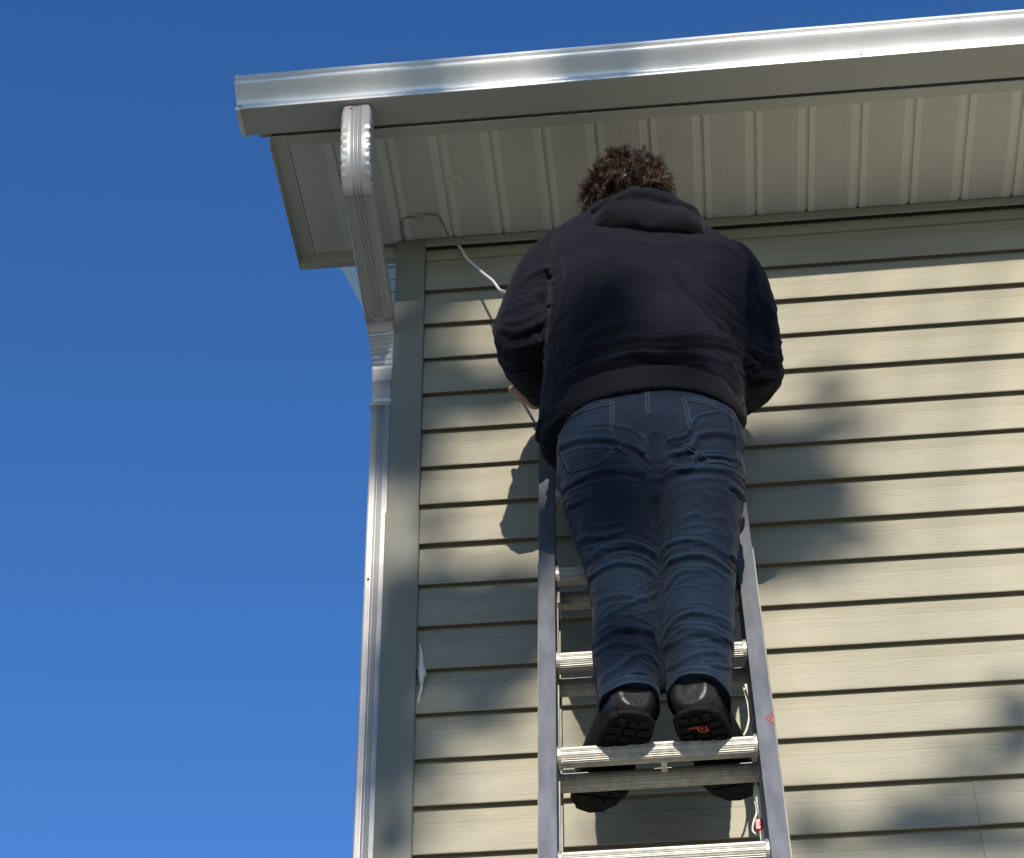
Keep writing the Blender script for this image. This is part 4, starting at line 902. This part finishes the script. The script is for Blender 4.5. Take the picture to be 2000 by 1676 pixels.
# ---- hair: curly strands rooted on the skull
def hair():
    rs = np.random.RandomState(5); vs = []; fs = []; b = 0; NS = 18
    T = Matrix.Translation(HC+Vector((0, 0, .004)))
    n = 0
    # dark under-layer so that no scalp shows
    cap = MB(); cap.ball(HC+Vector((0, -.006, .006)), .079, .092, .100, 26, 18)
    vs += cap.v; fs += cap.f; b = len(vs)
    tries = 0
    while n < 520 and tries < 9000:
        tries += 1
        d = rs.normal(size=3); d /= np.linalg.norm(d); d = Vector(d)
        if d.y > .45 and d.z < .45: continue
        if d.z < -.93: continue
        root = HC+Vector((d.x*.074, d.y*.088-.004, d.z*.094+.004))
        L = rs.uniform(.032, .052); turns = rs.uniform(.9, 1.8)*rs.choice([-1, 1]); rad = rs.uniform(.0065, .0140)
        grow = (d*.8+Vector(rs.normal(size=3))*.50+Vector((0, -.10, -.35))).normalized()
        a = grow.orthogonal().normalized(); c_ = grow.cross(a); ph = rs.uniform(0, 6.28)
        for m_ in range(16):                   # a lock: strands that curl together
            off = Vector(rs.normal(size=3))*.0019; th = rs.uniform(.00045, .00075); ph2 = ph+rs.normal()*.12; rd = rad*rs.uniform(.88, 1.1); L2 = L*rs.uniform(.8, 1.1)
            if m_ >= 14: rd *= 1.35; L2 *= 1.12; off *= 2
            pts = []
            for k in range(NS):
                t = k/(NS-1); w = ph2+turns*2*math.pi*t; r_ = rd*min(1, t*2.5)*(1-.2*t)
                pts.append(root+off+grow*L2*t+(a*math.cos(w)+c_*math.sin(w))*r_+Vector((0, -.002*t, -.012*t*t)))
            for k in range(NS):
                t = (pts[min(k+1, NS-1)]-pts[max(k-1, 0)]).normalized(); o1 = t.orthogonal().normalized(); o2 = t.cross(o1); q_ = th*(1-.55*k/(NS-1))
                for j in range(3):
                    w = 2.094*j; vs.append(tuple(pts[k]+(o1*math.cos(w)*1.15+o2*math.sin(w))*q_))
            for k in range(NS-1):
                for j in range(3): fs.append((b+k*3+j, b+k*3+(j+1) % 3, b+(k+1)*3+(j+1) % 3, b+(k+1)*3+j))
            b += NS*3
        n += 1
    link('hair', mesh('hair', vs, fs), M_hair, person, True)
hair()

# ================================================================== trees across the yard: some dapple the wall, others added to block sky light
DT = 13.0
def beam(x, z, D): return Vector((x-SUN_DX*D, -D, z+SUN_T*D))
BL = [ (0.049, -0.217, 0.105, 0.079, 143, .042, 0.0),
      (0.160, -0.251, 0.122, 0.068, 132, .042, 0.0),
      (0.023, -0.134, 0.053, 0.058, 26, .042, 0.0),
      (0.222, -0.184, 0.053, 0.046, 15, .042, 0.0),
      (0.030, -0.621, 0.047, 0.045, 23, .042, 0.0),
      (0.205, -0.839, 0.113, 0.087, 315, .042, 0.0),
      (0.125, -0.915, 0.112, 0.095, 341, .042, 0.0),
      (0.215, -0.962, 0.079, 0.075, 159, .042, 0.0),
      (0.045, -0.814, 0.065, 0.078, 65, .042, 0.0),
      (0.137, -1.048, 0.126, 0.046, 93, .042, 0.0),
      (0.042, -1.016, 0.056, 0.065, 54, .042, 0.0),
      (0.033, -1.170, 0.062, 0.036, 28, .042, 0.0),
      (0.148, -1.126, 0.062, 0.032, 13, .042, 0.0),
      (0.035, -1.281, 0.054, 0.028, 14, .042, 0.0),
      (0.202, -1.181, 0.062, 0.025, 8, .042, 0.0),
      (0.041, -1.378, 0.045, 0.020, 5, .042, 0.0),
      (-0.040, -0.055, 0.065, 0.106, 191, .042, 0.0),
      (-0.039, -0.187, 0.067, 0.137, 294, .042, 0.1),
      (-0.044, -0.330, 0.066, 0.121, 256, .042, 0.4),
      (-0.045, -0.454, 0.058, 0.075, 103, .042, 0.1),
      (-0.039, -0.858, 0.062, 0.097, 191, .042, 0.0),
      (-0.042, -0.966, 0.061, 0.113, 249, .042, 0.0),
      (-0.045, -1.097, 0.060, 0.109, 222, .042, 0.0),
      (-0.047, -1.211, 0.053, 0.070, 87, .042, 0.0),
      (-0.047, -1.428, 0.051, 0.060, 52, .042, 0.0),
      (-0.046, -1.321, 0.046, 0.045, 17, .042, 0.1),
      (-0.108, -0.252, 0.046, 0.104, 127, .042, 0.4),
      (-0.107, -0.378, 0.045, 0.109, 158, .042, 0.0),
      (-0.095, -1.020, 0.042, 0.111, 123, .042, 0.1),
      (-0.096, -1.149, 0.041, 0.107, 117, .042, 0.1),
      (-0.099, -1.273, 0.037, 0.069, 27, .042, 0.4),
      (0.970, -0.298, 0.059, 0.050, 21, .042, 0.0),
      (0.989, -0.408, 0.066, 0.049, 26, .042, 0.0),
      (0.873, -0.444, 0.102, 0.049, 44, .042, 0.0),
      (0.791, -0.437, 0.059, 0.049, 25, .042, 0.0),
      (0.828, -0.560, 0.129, 0.065, 196, .042, 0.0),
      (0.941, -0.591, 0.064, 0.058, 36, .042, 0.0),
      (0.816, -0.704, 0.155, 0.070, 271, .042, 0.0),
      (0.961, -0.729, 0.070, 0.042, 29, .042, 0.0),
      (0.772, -0.812, 0.084, 0.041, 40, .042, 0.0),
      (0.897, -0.808, 0.083, 0.024, 11, .042, 0.0),
      (1.262, -1.225, 0.044, 0.091, 64, .042, 0.0),
      (1.120, -1.301, 0.077, 0.030, 14, .042, 0.0),
      (1.237, -1.320, 0.038, 0.038, 12, .042, 0.0),
      (1.042, -1.427, 0.102, 0.035, 34, .042, 0.0),
      (1.170, -1.388, 0.064, 0.029, 10, .042, 0.0),
      (1.154, -1.502, 0.125, 0.048, 90, .042, 0.0),
      (0.817, -1.413, 0.064, 0.023, 9, .042, 0.0),
      (0.820, -1.483, 0.089, 0.028, 36, .042, 0.0),
      (0.972, -1.497, 0.076, 0.028, 21, .042, 0.0),
      (0.341, -0.863, 0.085, 0.101, 122, .042, 0.0),
      (0.415, -1.167, 0.077, 0.095, 52, .042, 0.0),
      (0.408, -0.780, 0.094, 0.124, 83, .042, 0.0),
      (0.424, -1.454, 0.049, 0.088, 19, .042, 0.0),
      (0.573, -0.894, 0.079, 0.052, 18, .042, 0.0),
      (0.020, 0.071, 0.070, 0.067, 202, .042, 0.1),
      (0.376, 0.094, 0.054, 0.045, 78, .042, 0.0),
      (0.473, 0.093, 0.075, 0.049, 119, .042, 0.0),
      (0.441, 0.047, 0.090, 0.031, 48, .042, 0.0),
      (0.641, 0.081, 0.104, 0.031, 35, .042, 0.0) ]
def tree(name, base, label, blobs, crown, seed, nfill):
    r = random.Random(seed); t = empty(name, base); tag(t, label, 'tree', 'trees across the yard')
    top = Vector(base)+Vector((0, 0, crown[2]))
    tr = MB(); P, Rr = smooth_path([Vector(base), Vector(base)+Vector((.15, .1, 4.)), Vector(base)+Vector((-.1, .1, 10.)), top], [.26, .2, .13, .03], 6); tr.tube(P, Rr, 12)
    lf = MB()
    def leaf(p, s):
        n = Vector((r.gauss(0, 1), r.gauss(0, 1)-1.0, r.gauss(0, 1)+.5)).normalized(); a = n.orthogonal().normalized()
        a = (Matrix.Rotation(r.uniform(0, 6.28), 3, n) @ a); c_ = n.cross(a); lf.add([p-a*s, p+c_*s*.5, p+a*s, p-c_*s*.5], [(0, 1, 2, 3)])
    for (c_, rx, rz, n, s) in blobs:
        k = min(range(len(P)), key=lambda i: abs(P[i].z-(c_.z-1.2))); st = P[k]
        mid = Vector((c_.x+(st.x-c_.x)*.25, c_.y+r.uniform(-.3, .3), c_.z+2.6))
        k = min(range(len(P)), key=lambda i: abs(P[i].z-(mid.z-.3))); st = P[k]
        Q, q_ = smooth_path([st, mid, Vector((c_.x, c_.y, c_.z+.8)), c_], [.03, .008, .0022, .0016], 5); tr.tube(Q, q_, 6)
        for _ in range(n):
            a = r.uniform(0, 6.28); q = math.sqrt(r.uniform(0, 1)); dy = r.gauss(0, .15)
            leaf(c_+Vector((q*rx*math.cos(a)-SUN_DX*dy*-1, dy, q*rz*math.sin(a)-SUN_T*dy)), s*r.uniform(.7, 1.3))
    for _ in range(nfill):
        a = r.uniform(0, 6.28); h = r.uniform(crown[0], crown[2]); w = crown[1]*math.sin(math.pi*min(1, (h-crown[0])/(crown[2]-crown[0])*.85+.12))
        cc_ = Vector((base[0]+math.cos(a)*w*r.uniform(.3, 1), base[1]+math.sin(a)*w*r.uniform(.3, 1), base[2]+h))
        # keep the sunlit window on the wall clear
        D = -cc_.y; xw = cc_.x+SUN_DX*D; zw = cc_.z-SUN_T*D
        if -5.5 < xw < 7.5 and -10 < zw < 1.9: continue
        for _ in range(26): leaf(cc_+Vector((r.gauss(0, .28), r.gauss(0, .28), r.gauss(0, .2))), r.uniform(.07, .12))
        k = min(range(len(P)), key=lambda i: abs(P[i].z-(cc_.z-.8)))
        tr.tube([P[k], (P[k]+cc_)/2-Vector((0, 0, .1)), cc_], [.03, .018, .006], 5)
    tr.build('trunk', M_bark, t); lf.build('crown', M_leaf, t)
Lb = [(beam(x, z, DT+dd), rx, rz, n, s) for (x, z, rx, rz, n, s, dd) in BL if x < .62]
Rb = [(beam(x, z, DT+dd), rx, rz, n, s) for (x, z, rx, rz, n, s, dd) in BL if x >= .62]
tree('tree', (-3.4, -13.2, GROUND), 'leafy tree standing left across the yard, behind the viewer', Lb, (7., 4.6, 21.), 1, 900)
tree('tree', (6.2, -13.6, GROUND), 'leafy tree standing right across the yard, behind the viewer', Rb, (7., 4.6, 20.5), 2, 900)
tree('tree', (-8.5, -8.0, GROUND), 'unseen leafy tree added far left behind the viewer to block sky light', [], (2., 5.4, 20.), 3, 800)  # from here on: unseen trees added to cut the sky fill
tree('tree', (11.0, -8.5, GROUND), 'unseen leafy tree added far right behind the viewer to block sky light', [], (2., 5.4, 20.), 4, 800)
tree('tree', (1.0, -21.0, GROUND), 'unseen leafy tree added at the back of the yard to block sky light', [], (4., 6.5, 24.), 5, 900)
bpy.context.view_layer.update()
